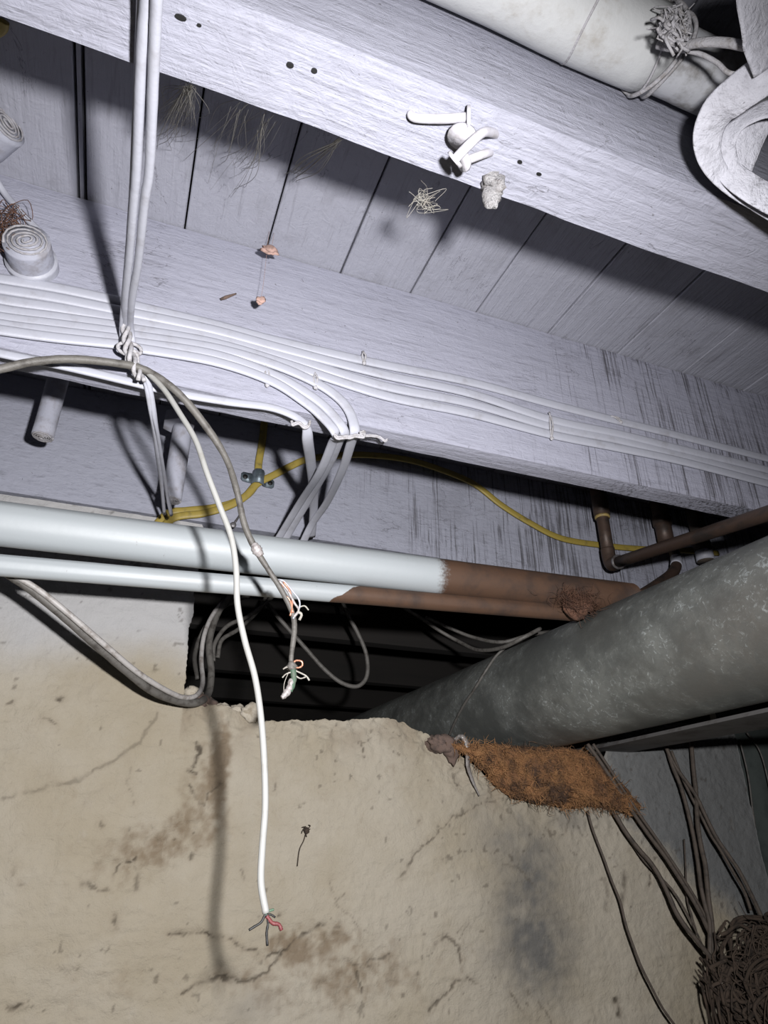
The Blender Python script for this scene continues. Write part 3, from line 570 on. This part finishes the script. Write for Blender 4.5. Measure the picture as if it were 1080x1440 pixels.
pb2 = ony(252, 596, .93); tb = MB(); sweep(tb, [pb2+np.array([0, 0, -.006]), pb2+np.array([0, 0, .012])], .052, n=2, seg=6); tag(tb.build('tube_collar', M_tube, smooth=False), 'six-sided painted collar around the longer paper tube', 'collar')
b0 = ony(47, 378, YB0+.004); e = dep(37, 340, np.linalg.norm(b0)-.030); t = tube([b0, e], .047, 'fat wrapped tube end sticking out of the middle joist at the left edge')
sweep(MB(), [b0+(e-b0)*.0, b0+(e-b0)*.35], .053, n=4, seg=24).build('collar', M_cable, t)
e2 = ony(8, 175, .56); tube([ony(-40, 215, .60), e2], .045, 'rough white painted stump at the far left under the boards')
cable('thin_cable', [onz(-40, 190, H-.01), ony(0, 262, YB0-.012), ony(22, 290, YB0-.008), ony(45, 315, YB0-.006), ony(66, 335, YB0-.004)], .0075, .006, 'white wire running down to the fat tube end at the left', M_cable)
mb = MB()
for k in range(45):
    c = ony(rnd.uniform(-6, 22), rnd.uniform(290, 350), YB0-.006-rnd.random()*.03); sweep(mb, [c+np.array([rnd.gauss(0, .008), rnd.gauss(0, .005), rnd.gauss(0, .01)]) for _ in range(4)], .0009, n=4, seg=4)
tag(mb.build('root_tangle', M_rust), 'wispy brown fibres beside the fat tube end', 'fibres', kind='stuff')
# ---------------------------------------------------------------- yellow cables and clamp
def onC(pts, off=.006): return [ony(x, y, YC-off) for x, y in pts]
cable('yellow_cable', [ony(372, 590, YC-.006)]+onC([(369, 620), (364, 650), (362, 672), (352, 692), (330, 706), (300, 714), (262, 718), (236, 722), (212, 748)]), .0135, .006, 'yellow cable coming straight down through the clamp and sweeping left', M_yellow, n=10)
cable('yellow_cable', [ony(224, 750, YC-.014)]+onC([(245, 728), (285, 722), (320, 712), (345, 698), (362, 680), (385, 668), (410, 655), (432, 646), (470, 641), (520, 640), (580, 648), (640, 668), (672, 684), (705, 710), (745, 735), (790, 757), (850, 767), (905, 772), (960, 774), (1010, 778)], .011), .0135, .006, 'long yellow cable from under the clamp sagging right behind the copper pipes', M_yellow, n=8)
cl = thing('pipe_clamp', onC([(361, 690)])[0], 'grey metal saddle clamp over the yellow cables with two dark screw holes', 'clamp')
V = []; F = []; prof = [(-.036, 0), (-.032, 0), (-.020, 0), (-.0135, .001), (-.0125, .007), (-.0085, .0135), (0, .0165), (.0085, .0135), (.0125, .007), (.0135, .001), (.020, 0), (.032, 0), (.036, 0)]
cc = onC([(362, 676)], .001)[0]; wv = [.008, .013, .014, .014, .019, .020, .020, .020, .019, .014, .014, .013, .008]
for (u, hgt), ww in zip(prof, wv):
    for s1, s2 in ((-1, 0), (1, 0), (1, 1), (-1, 1)): V.append(cc+np.array([u*.83, -hgt*1.15-.0025*s2-.0005, s1*ww/2*1.35-u*.08]))
for i in range(len(prof)-1):
    for j in range(4): a = i*4+j; b = i*4+(j+1) % 4; F.append((a, b, b+4, a+4))
F += [(3, 2, 1, 0), tuple(range(len(V)-4, len(V)))]
MB().add(V, F).build('saddle', M_steel, cl)
for s in (-1, 1):
    c = cc+np.array([s*.0225, -.0035, -s*.002]); mb = MB(); sweep(mb, [c+np.array([0, .003, 0]), c+np.array([0, -.0006, 0])], .009, n=1, seg=14, smooth=False); mb.build('screw', M_black, cl)
nl = MB(); sweep(nl, [ony(343, 716, YC+.004), ony(329, 737, YC-.022)], .0035, n=2, seg=8); blob(nl, ony(328, 738, YC-.023), (.0055, .0025, .0055), 1, .05, 10, 6)
tag(nl.build('nail', M_nailbare), 'bare steel nail sticking out of the far joist below the clamp', 'nail')
# ---------------------------------------------------------------- nails in the near joist
def nail(pts, w, head, hdir, lab, hr=.0075, curl=None):
    t = thing('bent_nail', pts[0], lab, 'nail', None); sweep(MB(), pts, w, n=6, seg=12).build('shank', M_nail, t)
    if head is not None: h_ = np.array(hdir)/np.linalg.norm(hdir); sweep(MB(), [head-h_*.0012, head+h_*.0012], hr*2, n=1, seg=16, smooth=False).build('nail_head', M_nail, t)
z1 = ZB-.006
P = [onz(582, 156, ZB+.003), onz(577, 161, ZB-.004), onz(586, 166, z1), onz(620, 167, z1-.001), onz(656, 165, z1-.002)]
nail(P, [.005, .005, .0062, .0066, .0066], P[-1]+(P[-1]-P[-2])*.08, P[-1]-P[-2], 'long painted nail bent flat against the near joist, uppermost of the cluster')
P = [onz(700, 190, ZB+.004), onz(690, 186, ZB-.006), onz(678, 187, ZB-.016), onz(660, 203, ZB-.026), onz(640, 224, ZB-.030)]
nail(P, .0066, P[-1], P[-1]-P[-2], 'thick painted nail bent downwards across the cluster', .0068)
P = [onz(692, 214, ZB+.004), onz(682, 216, ZB-.008), onz(668, 221, ZB-.014), onz(652, 227, ZB-.020)]
nail(P, .0062, P[-1], P[-1]-P[-2], 'short painted nail under the thick bent nail', .007)
cdisc = onz(650, 192, ZB-.012); nail([cdisc+np.array([0, 0, .016]), cdisc], .005, cdisc, (.15, -.2, 1), 'round painted nail head facing down in the middle of the cluster', .0105)
mb = MB(); blob(mb, onz(693, 266, ZB-.008), (.008, .009, .013), 4, .55, 18, 14); blob(mb, onz(692, 252, ZB-.003), (.007, .006, .006), 9, .5); tag(mb.build('dust_lump', M_lump), 'crumbly painted dust lump on the far edge of the near joist', 'lump')
# ---------------------------------------------------------------- white wrapped pipe and webbing at the top right
wpz = ony(900, 62, .203); zz = wpz[2]
def xp(px, py): return ony(px, py, .203)[0]
xa_, xc_, xe_ = -.6, float(ony(922, 60, .203)[0]), float(ony(1036, 90, .203)[0])
wt = thing('wrapped_pipe', (xa_, .203, zz-.03), 'white wrapped pipe lying along the near joist at the top right', 'pipe')
P = [np.array([x, .203+.001*math.sin(x*30), zz+.0012*math.sin(x*23)]) for x in np.linspace(xa_, xc_, 40)]
sweep(MB(), P, .060, n=1, seg=36, wob=.012, smooth=False).build('wrapping', simple('white_pipe_wrap', (.60, .61, .62), (.38, .35, .31), 28, .65, bs_=.5, lo_=.5, hi=.8), wt)
P = [np.array([x, .203, zz-.002]) for x in np.linspace(xc_-.02, xe_, 14)]
sweep(MB(), P, .050, n=1, seg=32, wob=.01, smooth=False).build('pipe_end', simple('white_pipe_end', (.58, .59, .63), (.26, .25, .24), 40, .55, bs_=.3), wt)
for k, (xx, dd) in enumerate(((xc_-.004, .064), (xc_+.004, .058), (xc_-.075, .0615), (xc_-.012, .063))):
    Q = [np.array([xx+.004*math.sin(t*2+k), .203+dd/2*math.cos(t), zz+dd/2*math.sin(t)]) for t in np.linspace(0, 6.4, 26)]
    sweep(MB(), Q, .0035 if k < 2 else .002, n=2, seg=6).build('tie_cord', M_string, wt)
mb = MB()
for k in range(60):
    c = ony(rnd.gauss(946, 8), rnd.gauss(40, 10), .168); sweep(mb, [c+np.array([rnd.gauss(0, .005), rnd.gauss(0, .003), rnd.gauss(0, .005)]) for _ in range(4)], rnd.choice((.0009, .0013, .0022)), n=4, seg=5)
mb.build('frayed_knot', M_string, wt)
cable('tie_cord', [dep(x, y, t) for x, y, t in ((925, 62, .60), (950, 66, .595), (985, 60, .585), (1020, 60, .58), (1055, 66, .575), (1130, 78, .57))], .0065, .005, 'white cord stretched from the frayed knot to the right edge', M_string, cat='cord', hint=tuple(-CF))
cable('tie_cord', [dep(x, y, t) for x, y, t in ((958, 70, .60), (985, 76, .597), (1008, 88, .594), (1024, 102, .59), (1045, 104, .59), (1070, 98, .585))], .003, .003, 'thin dark-shadowed cord curling below the stretched white cord', M_string, cat='cord', hint=tuple(-CF))
def ribbon(pts, w, lab, hint, th=.002):
    P = spline([dep(*p) for p in pts], 10); tag(sweep(MB(), P, w, th, hint, 12, smooth=False, sq=.6).build('webbing_strap', M_strap), lab, 'strap')
ribbon([(1150, 60, .585), (1100, 82, .58), (1070, 108, .575), (1040, 130, .575), (1010, 157, .58), (996, 190, .585), (1000, 225, .59), (1022, 256, .60), (1060, 285, .61), (1120, 318, .62)], [.030, .030, .026, .025, .024, .022, .017, .013, .010, .012], 'outer loop of frayed white webbing strap at the right edge', lambda t: -CF+.25*CR*math.cos(t*3)-CU*.2)
ribbon([(1150, 130, .60), (1100, 148, .60), (1066, 158, .60), (1036, 176, .60), (1018, 206, .60), (1024, 238, .60), (1052, 262, .60), (1090, 282, .605), (1150, 300, .61)], [.020, .018, .015, .014, .016, .018, .022, .026, .026], 'inner loop of white webbing strap curling inside the outer one', lambda t: -CF-.5*CR+CU*.4)
ribbon([(1072, 163, .615), (1058, 190, .612), (1048, 220, .608), (1040, 252, .604)], [.022, .024, .022, .016], 'short upright tongue of white webbing inside the loops', lambda t: -CF+.3*CR)
ribbon([(1100, -60, .57), (1092, -10, .57), (1088, 40, .575), (1090, 88, .58)], [.06, .062, .055, .04], 'wide hanging flap of white painted cloth in the top right corner', lambda t: -CF+.2*CR, .003)
blob(MB(), dep(1076, 100, .57), (.012, .01, .012), 12, .25)
# ---------------------------------------------------------------- copper pipe work on the right
cp = thing('copper_pipe', ony(858, 805, 1.0), 'tarnished copper pipe with an elbow, coming down behind the joist and running towards the viewer', 'pipe')
el = ony(858, 794, .985); top_ = np.array([el[0], el[1], H-.003]); near = el+np.array([.0, -1, 0])*0
q1 = ony(1080, 722, .56); dirn = (q1-el); P0 = el
sweep(MB(), [top_, el+np.array([0, 0, .03]), ], .025, n=4, seg=20).build('riser', M_copper, cp)
dn = dirn/np.linalg.norm(dirn); sweep(MB(), [el+np.array([0, 0, .034]), el+np.array([0, 0, .016]), el+dn*.006, el+dn*.022, el+dn*.034], .0275, n=8, seg=20).build('elbow', M_copper, cp)
sweep(MB(), [el+dn*.03, q1, el+dirn*1.6], .0215, n=8, seg=20).build('run', M_copper, cp)
cpt = ony(829, 700, el[1]); sweep(MB(), [np.array([el[0], el[1], ony(834, 722, el[1])[2]]), np.array([el[0], el[1], H-.01])], .033, n=3, seg=20).build('coupling', M_copper, cp)
rz = ony(834, 724, el[1])[2]; sweep(MB(), [np.array([el[0], el[1], rz-.004]), np.array([el[0], el[1], rz+.001])], .031, n=1, seg=20).build('sealing_ring', M_brass, cp)
for k in (.032,): sweep(MB(), [el+dn*k, el+dn*(k+.003)], .0290, n=1, seg=20).build('solder_ring', M_nailbare, cp)
P = [ony(926, 700, 1.0)]; bb = ony(938, 768, 1.0)
r2 = thing('waste_pipe', (bb[0], 1.0, bb[2]-.05), 'dark pipe dropping behind the copper run, with a white taped bend', 'pipe')
sweep(MB(), [(bb[0], 1.0, H-.003), (bb[0], 1.0, bb[2]+.01)], .034, n=4, seg=20).build('riser', M_copper, r2)
sweep(MB(), [(bb[0], 1.0, bb[2]+.05), (bb[0], 1.0, bb[2]+.068)], .040, n=1, seg=20).build('collar', M_copper, r2)
P = [np.array([bb[0], 1.0, bb[2]+.02]), ony(950, 782, .99), ony(948, 803, .97), ony(925, 822, .95), ony(900, 838, .94)]
sweep(MB(), P, .022, n=8, seg=18).build('bend', M_copper, r2)
sweep(MB(), spline(P, 8)[9:14], .0235, n=1, seg=18, smooth=False).build('white_tape', M_cable, r2)
b3 = ony(990, 778, 1.0); r3 = thing('waste_pipe', (b3[0], 1.0, b3[2]-.04), 'pale stub pipe glimpsed between the copper run and the round duct', 'pipe')
sweep(MB(), [(b3[0], 1.0, H-.003), (b3[0], 1.0, b3[2]-.02)], .036, n=4, seg=20).build('riser', M_greydark, r3)
sweep(MB(), [(b3[0], 1.0, b3[2]-.018), (b3[0], 1.0, b3[2]+.004)], .0375, n=1, seg=20).build('white_tape', M_cable, r3)
# ---------------------------------------------------------------- fibre tuft between pipes and duct
def tuft(mb, c, n, L_, w, spread, bias=(0, 0, 0), seed=1):
    R = random.Random(seed)
    for k in range(n):
        p = np.array(c)+np.array([R.gauss(0, spread[0]), R.gauss(0, spread[1]), R.gauss(0, spread[2])]); d = np.array([R.gauss(0, 1), R.gauss(0, .6), R.gauss(0, 1)])+np.array(bias); d /= np.linalg.norm(d)
        e = np.array([R.gauss(0, 1), R.gauss(0, 1), R.gauss(0, 1)])*L_*.25; sweep(mb, [p, p+d*L_*.5+e, p+d*L_+e*.3], [w, w, w*.4], n=3, seg=3, cap=False)
tf = thing('fibre_tuft', ony(815, 862, .80), 'rusty brown fibre tuft stuck where the pipes meet the round duct', 'tuft')
blob(MB(), ony(812, 853, .812), (.024, .012, .016), 8, .4, 20, 14).build('core', M_rust, tf)
mb = MB(); tuft(mb, ony(812, 848, .80), 300, .020, .0006, (.019, .007, .008), (.9, 0, .9), 3); tag(mb.build('fibres', M_rust, tf), kind='stuff')
# ---------------------------------------------------------------- insulation under the duct
ins = thing('insulation_wad', PW(790, 1140, .02), 'wad of orange brown glass fibre stuffed under the duct in the wall', 'insulation')
ol = [(632, 1046), (660, 1045), (700, 1046), (750, 1050), (800, 1052), (832, 1062), (858, 1085), (882, 1110), (902, 1136), (892, 1146), (862, 1138), (830, 1134), (800, 1137), (775, 1133), (745, 1129), (712, 1118), (692, 1100), (676, 1080), (655, 1064)]
cpx = np.array([775, 1095.]); ol = np.array(ol, float); th_ = np.arctan2(ol[:, 1]-cpx[1], ol[:, 0]-cpx[0]); o_ = np.argsort(th_); th_ = th_[o_]; ol = ol[o_]
V = []; F = []; NT, NR = 120, 26
olp = spline(list(np.vstack([ol, ol[:1]])), 1+NT//len(ol)); olp = np.array([olp[int(i)] for i in np.linspace(0, len(olp)-1, NT, endpoint=False)])
for side in (0, 1):
    for j in range(NR+1):
        rho = math.sin(j/NR*math.pi/2)
        for i in range(NT):
            p = cpx+(olp[i]-cpx)*rho*(1+.05*rho*float(fbm(i*.01, 0, .03, 4, 9, .7))); bul = math.sqrt(max(0, 1-rho**2.6))
            if side == 0: off = .010+.046*bul+.034*bul**.4*float(fbm(p[0]/600, p[1]/600, .07, 5, 81, .65))
            else: off = .008-.045*bul
            V.append(PW(p[0], p[1], off))
for side in (0, 1):
    b_ = side*(NR+1)*NT
    for j in range(NR):
        for i in range(NT):
            a = b_+j*NT+i; c_ = b_+j*NT+(i+1) % NT; F.append((a, c_, c_+NT, a+NT) if side == 0 else (a, a+NT, c_+NT, c_))
for i in range(NT): a = NR*NT+i; c_ = NR*NT+(i+1) % NT; k_ = (NR+1)*NT; F.append((a, c_, c_+k_, a+k_))
MB().add(V, F).build('wad', M_insul, ins)
mb = MB(); R = random.Random(5)
for k in range(2600):
    i = R.randrange(NT); rho = R.random()**.5; p = cpx+(olp[i]-cpx)*rho; bul = math.sqrt(max(0, 1-rho**2.6)); c = PW(p[0], p[1], .011+.046*bul+.034*bul**.4*float(fbm(p[0]/600, p[1]/600, .07, 5, 81, .65)))
    L_ = R.uniform(.006, .02); d = np.array([R.gauss(.4, 1), R.gauss(-.25, .35), R.gauss(-.1, .7)]); d /= np.linalg.norm(d)
    e = np.array([R.gauss(0, 1), R.gauss(0, .5), R.gauss(0, 1)])*L_*.3; w = R.uniform(.0005, .0011)
    sweep(mb, [c, c+d*L_*.5+e, c+d*L_], [w, w, w*.5], n=2, seg=3, cap=False)
tag(mb.build('fibres', M_fibre, ins), kind='stuff')
# rag and plastic drip left of it
rg = MB(); blob(rg, PW(616, 1046, .008), (.022, .018, .014), 21, .45, 20, 14); blob(rg, PW(634, 1056, .012), (.012, .012, .018), 22, .4); tag(rg.build('dirty_rag', M_rag), 'scrap of dirty brown rag on the broken wall edge under the duct', 'rag')
sweep(MB(), [PW(640, 1040, .012), PW(650, 1036, .022), PW(658, 1050, .028), PW(658, 1075, .024), PW(664, 1096, .018), PW(674, 1119, .012)], [.010, .018, .020, .015, .009, .002], [.006, .008, .008, .006, .005, .002], n=8, seg=10, wob=.2).build('plastic_shred', M_plastic)
tag(bpy.data.objects['plastic_shred'], 'grey glossy plastic shred hanging in a drip over the wall edge', 'shred')
# rubble on the ledge
for i, (px, py, r_, lab) in enumerate(((284, 989, .016, 'brown stone lump at the left corner of the broken ledge'), (352, 1003, .013, 'pale mortar lump, larger one right of the drooping cable'), (333, 999, .010, 'pale mortar lump between two bigger lumps on the ledge'), (271, 976, .012, 'mortar chunk wedged against the opening jamb'), (312, 996, .009, 'small pale mortar crumb nearest the drooping cable'))):
    tag(blob(MB(), PW(px, py, -.018 if i != 1 else -.004), (r_*1.3, r_, r_*.9), 50+i, .4, 18, 12).build('rubble', M_rag if i == 0 else M_lumpw if 'M_lumpw' in globals() else simple('mortar', (.50, .45, .37), (.32, .27, .2), 90, .95, bs_=1)), lab, 'rubble')
# ---------------------------------------------------------------- cables sagging across the wall and inside the opening
def pc(pts, w, lab, mat, name='sagging_cable', hint=None, sq=1, wob=.05, h=None, n=8): return cable(name, [ony(*p) for p in pts], w, h or w, lab, mat, hint=hint, sq=sq, n=n, wob=wob)
pc([(-60, 760, .875), (10, 806, .88), (40, 826, .885), (80, 858, .895), (130, 902, .92), (180, 945, .955), (215, 972, .985), (250, 986, 1.02), (278, 988, 1.04), (293, 975, 1.07), (297, 945, 1.10), (294, 905, 1.12), (303, 870, 1.14), (318, 845, 1.16), (345, 820, 1.2)], .0115, 'thick grey cable sagging across the wall into the opening, lower of a pair', M_grey)
pc([(-60, 752, .872), (20, 808, .876), (55, 830, .88), (95, 862, .89), (145, 905, .915), (190, 943, .95), (225, 966, .98), (255, 980, 1.015), (276, 978, 1.04), (285, 960, 1.07), (283, 925, 1.09), (288, 890, 1.11), (302, 860, 1.14), (325, 835, 1.18)], .0075, 'paler grey cable sagging just above the thick one across the wall', simple('pale_grey_cable', (.46, .44, .43), (.25, .22, .2), 80, .5))
for k, (pts, lab) in enumerate((([(278, 955, 1.10), (274, 920, 1.12), (290, 880, 1.15), (320, 850, 1.18), (350, 838, 1.2)], 'grey cable curving up just inside the opening jamb, leftmost of the inner ones'),
        ([(300, 930, 1.14), (302, 905, 1.15), (320, 880, 1.17), (350, 866, 1.19), (385, 838, 1.22)], 'grey cable inside the opening rising right behind the thin pipe'),
        ([(306, 925, 1.17), (312, 900, 1.18), (335, 885, 1.2), (362, 860, 1.22), (375, 838, 1.24)], 'dim grey cable deeper inside the opening beside the jamb'),
        ([(372, 845, 1.25), (400, 878, 1.25), (430, 912, 1.25), (455, 940, 1.25), (480, 960, 1.25), (503, 965, 1.25), (516, 950, 1.25), (515, 920, 1.25), (503, 890, 1.25), (488, 862, 1.25), (478, 835, 1.25)], 'grey cable hanging in a long loop inside the dark opening'),
        ([(560, 850, 1.2), (590, 868, 1.2), (620, 888, 1.2), (645, 902, 1.18), (672, 914, 1.12), (705, 911, 1.05), (735, 897, 1.0), (760, 884, 1.0)], 'grey cable sagging towards the duct, lower of two in the opening'),
        ([(598, 868, 1.22), (630, 882, 1.21), (665, 896, 1.18), (705, 903, 1.12), (745, 893, 1.10), (790, 885, 1.10)], 'grey cable running to the duct, upper of two in the opening'))):
    pc(pts, .0075 if k != 3 else .0085, lab, M_grey)
wd = [duct_hit(x, y, .004) for x, y in ((742, 893), (722, 903), (700, 920), (684, 942), (668, 968), (652, 992), (640, 1015), (632, 1034))]
cable('draped_wire', wd, .005, .005, 'thin grey wire draped over the round duct', M_grey, hint=None, sq=1)
# ---------------------------------------------------------------- brown roots / wires on the right and their tangle
RL = [([(826, 1046), (850, 1080), (890, 1142), (914, 1176), (937, 1207), (962, 1245), (983, 1280), (1001, 1318), (1020, 1350)], .008, .05, 'brown cable from under the duct, uppermost of the two running to the tangle'),
      ([(834, 1046), (858, 1082), (897, 1142), (921, 1176), (944, 1210), (968, 1247), (990, 1285), (1010, 1325)], .006, .045, 'thinner brown cable hugging the uppermost one from under the duct'),
      ([(862, 1140), (880, 1170), (899, 1195), (914, 1212), (928, 1233), (940, 1258), (951, 1283), (964, 1303), (978, 1320), (1007, 1355), (1030, 1376), (1053, 1396), (1090, 1440)], .0085, .06, 'long brown cable emerging below the insulation and crossing the tangle'),
      ([(938, 1052), (945, 1075), (957, 1105), (967, 1140), (975, 1175), (981, 1210), (986, 1248), (992, 1275), (998, 1300), (998, 1345)], .0075, .055, 'brown cable dropping nearly straight to the tangle, left of a crossing pair'),
      ([(972, 1044), (975, 1080), (979, 1116), (980, 1140), (982, 1166), (987, 1195), (992, 1218), (996, 1260), (1001, 1300), (1003, 1350)], .0085, .05, 'thick brown cable dropping nearly straight to the tangle, right of a crossing pair'),
      ([(936, 1050), (950, 1078), (977, 1116), (992, 1147), (1007, 1177), (1024, 1202), (1039, 1224), (1055, 1255), (1068, 1283), (1085, 1320)], .007, .06, 'brown cable slanting right from under the duct, upper of two'),
      ([(944, 1056), (958, 1090), (972, 1120), (985, 1145), (1000, 1175), (1016, 1200), (1032, 1228), (1046, 1252), (1056, 1280)], .0055, .045, 'thin brown cable slanting right just below the upper slanting one'),
      ([(826, 1140), (834, 1168), (849, 1207), (860, 1238), (872, 1268), (880, 1300), (890, 1329), (902, 1360), (916, 1388), (932, 1418), (955, 1450)], .0045, .03, 'long thin brown stem trailing down the wall, leftmost of all'),
      ([(880, 1172), (905, 1210), (937, 1242), (950, 1258), (960, 1274), (977, 1306), (990, 1335)], .004, .03, 'thin brown stem between the long cable and the straight pair'),
      ([(962, 1180), (964, 1215), (966, 1262), (972, 1285), (980, 1312)], .003, .025, 'very thin brown stem hanging left of the straight pair')]
for pts, w, off, lab in RL:
    P = [PW(x, y, .012+off*min(1, .35+i/len(pts))) for i, (x, y) in enumerate(pts)]
    cable('brown_cable', P, w, w*.85, lab, M_greydark, hint=None, sq=1, n=8, wob=.12)
mb = MB(); R = random.Random(11)
def strand(c, r, k, w, drift=(0, 0, 0)):
    P = []; th = R.random()*6.28; el_ = R.gauss(0, .7)
    for i in range(k):
        th += R.gauss(.55, .35); el_ = .8*el_+R.gauss(0, .3); rr = r*(1+R.gauss(0, .12)); P.append(c+np.array([rr*math.cos(th), rr*.5*math.sin(el_*2)-.02, rr*math.sin(th)*.8])+np.array(drift)*i/k)
    sweep(mb, P, w, n=5, seg=5, cap=False)
tcen = [(1040, 1338, .05), (1062, 1325, .045), (1030, 1372, .04), (1065, 1385, .06), (1050, 1420, .06), (1100, 1360, .08), (1090, 1430, .09), (1020, 1400, .04), (1075, 1345, .05)]
for k in range(170):
    cx, cy, r_ = tcen[k % len(tcen)]; c = PW(cx+R.gauss(0, 8), cy+R.gauss(0, 9), .09); strand(c, r_*R.uniform(.35, 1.0), R.randint(5, 11), R.choice((.0012, .002, .003, .0055)))
for k in range(60):
    x0_ = R.uniform(985, 1050); y0_ = R.uniform(1340, 1385); dxx = R.uniform(.2, 1.4); P = [PW(x0_+dxx*t*60+R.gauss(0, 4), y0_+t*R.uniform(75, 110), .09+R.gauss(0, .012)) for t in (0, .35, .7, 1.1, 1.6)]
    sweep(mb, P, R.uniform(.0018, .0045), n=5, seg=5, cap=False)
tag(mb.build('root_tangle', M_root), 'dense tangle of dark brown roots and fibres in the lower right corner', 'roots', kind='stuff')
for (pts, lab) in (([(1040, 1040), (1052, 1090), (1060, 1150), (1072, 1220), (1095, 1300)], 'thin dark wire on the green panel, left of two'), ([(1050, 1030), (1070, 1060), (1085, 1120), (1100, 1200)], 'thin dark wire on the green panel, right of two')):
    cable('trailing_wire', [ony(x, y, YW+.02) for x, y in pts], .0035, .0035, lab, M_grey, hint=None, sq=1)
# ---------------------------------------------------------------- small bits
sp = MB(); c = PW(431, 1168, .008)
for k in range(7): a = k*.9; sweep(sp, [c, c+np.array([(.004+.003*(k%3))*math.cos(a), -.004, (.003+.002*(k%2))*math.sin(a)+.002]), c+np.array([(.005+.004*(k%3))*math.cos(a+.3), .002, (.005+.003*(k%2))*math.sin(a+.3)])], .0013, n=4, seg=5)
blob(sp, c, (.004, .004, .004), 3, .3, 8, 6); sweep(sp, [c, PW(427, 1182, .006), PW(421, 1195, .005), PW(418, 1218, .005)], .0016, n=5, seg=5)
tag(sp.build('dead_sprig', M_root), 'tiny dead root sprig hanging on the wall right of the white cable end', 'sprig')
for lab, px, py, r_ in (('pinkish husk hanging in a web under the board joint', 381, 352, (.010, .004, .006)), ('smaller pinkish husk hanging below the first on the middle joist', 366, 422, (.0055, .003, .0045))):
    c = ony(px, py, YB0-.045); mb = blob(MB(), c, r_, px, .5, 14, 10); sweep(mb, [c, c+np.array([.002, .004, .03]), np.array([c[0]+.003, c[1]+.012, H-.002])], .0004, n=4, seg=4, cap=False); tag(mb.build('insect_husk', M_debris), lab, 'husk')
tag(sweep(MB(), [ony(310, 421, YB0-.004), ony(318, 418, YB0-.006), ony(332, 413, YB0-.004)], [.003, .0045, .002], n=5, seg=7).build('wood_splinter', M_rag), 'small brown splinter stuck on the middle joist face', 'splinter')
cable('yellow_cable', [onz(-60, 60, H-.008), onz(-20, 52, H-.008), onz(2, 42, H-.008), onz(6, 30, H-.008)], .009, .006, 'short glimpse of yellow cable at the top left corner', M_yellow, hint=(0, 0, -1))
# cobwebs
def webobj(seeds, n, lab, w=.00035):
    mb = MB(); R = random.Random(len(lab))
    for k in range(n):
        (a, b) = R.choice(seeds); p = onz(a[0]+R.gauss(0, a[2]), a[1]+R.gauss(0, a[2]), a[3]); q = onz(b[0]+R.gauss(0, b[2]), b[1]+R.gauss(0, b[2]), b[3])
        m_ = (p+q)/2+np.array([R.gauss(0, .006), R.gauss(0, .006), -abs(R.gauss(0, .004))]); sweep(mb, [p, m_, q], w*R.uniform(.5, 1.6), n=5, seg=3, cap=False)
    tag(mb.build('cobweb', M_web), lab, 'cobweb', kind='stuff')
webobj([((265, 122, 4, ZB-.002), (232, 185, 16, H-.004)), ((268, 122, 3, ZB-.002), (250, 165, 14, .6))], 70, 'dusty cobweb hanging between near joist and boards, beside the hanging cables')
webobj([((345, 150, 10, ZB), (300, 230, 22, H-.004)), ((375, 160, 12, ZB), (330, 240, 25, H-.004))], 34, 'faint cobweb in the joist shadow, middle of the boards')
webobj([((478, 197, 2, ZB), (412, 246, 5, H-.004))], 14, 'bright stretched cobweb strand right of the faint one', .0006)
mb = MB(); R = random.Random(3); c = dep(600, 285, .62)
for k in range(22): P = [c+np.array([R.gauss(0, .007), R.gauss(0, .005), R.gauss(0, .006)]) for _ in range(4)]; sweep(mb, P, .0004, n=5, seg=3, cap=False)
sweep(mb, [c, onz(560, 288, H-.004), onz(540, 291, H-.002)], .0004, n=4, seg=3, cap=False)
tag(mb.build('cobweb', M_web), 'small round cobweb ball in the shadow below the nails', 'cobweb', kind='stuff')

# ---------------------------------------------------------------- one common scale on every surface colour: keeps the bounce light in the joist bays low
for m in bpy.data.materials:
    if not m.use_nodes: continue
    nt = m.node_tree; b = nt.nodes.get('Principled BSDF')
    if b and b.inputs['Base Color'].is_linked:
        src = b.inputs['Base Color'].links[0].from_socket; n = nt.nodes.new('ShaderNodeMix'); n.data_type = 'RGBA'; n.blend_type = 'MULTIPLY'; n.inputs[0].default_value = 1
        n.inputs[7].default_value = (.74, .74, .735, 1); nt.links.new(src, n.inputs[6]); nt.links.new(n.outputs[2], b.inputs['Base Color'])
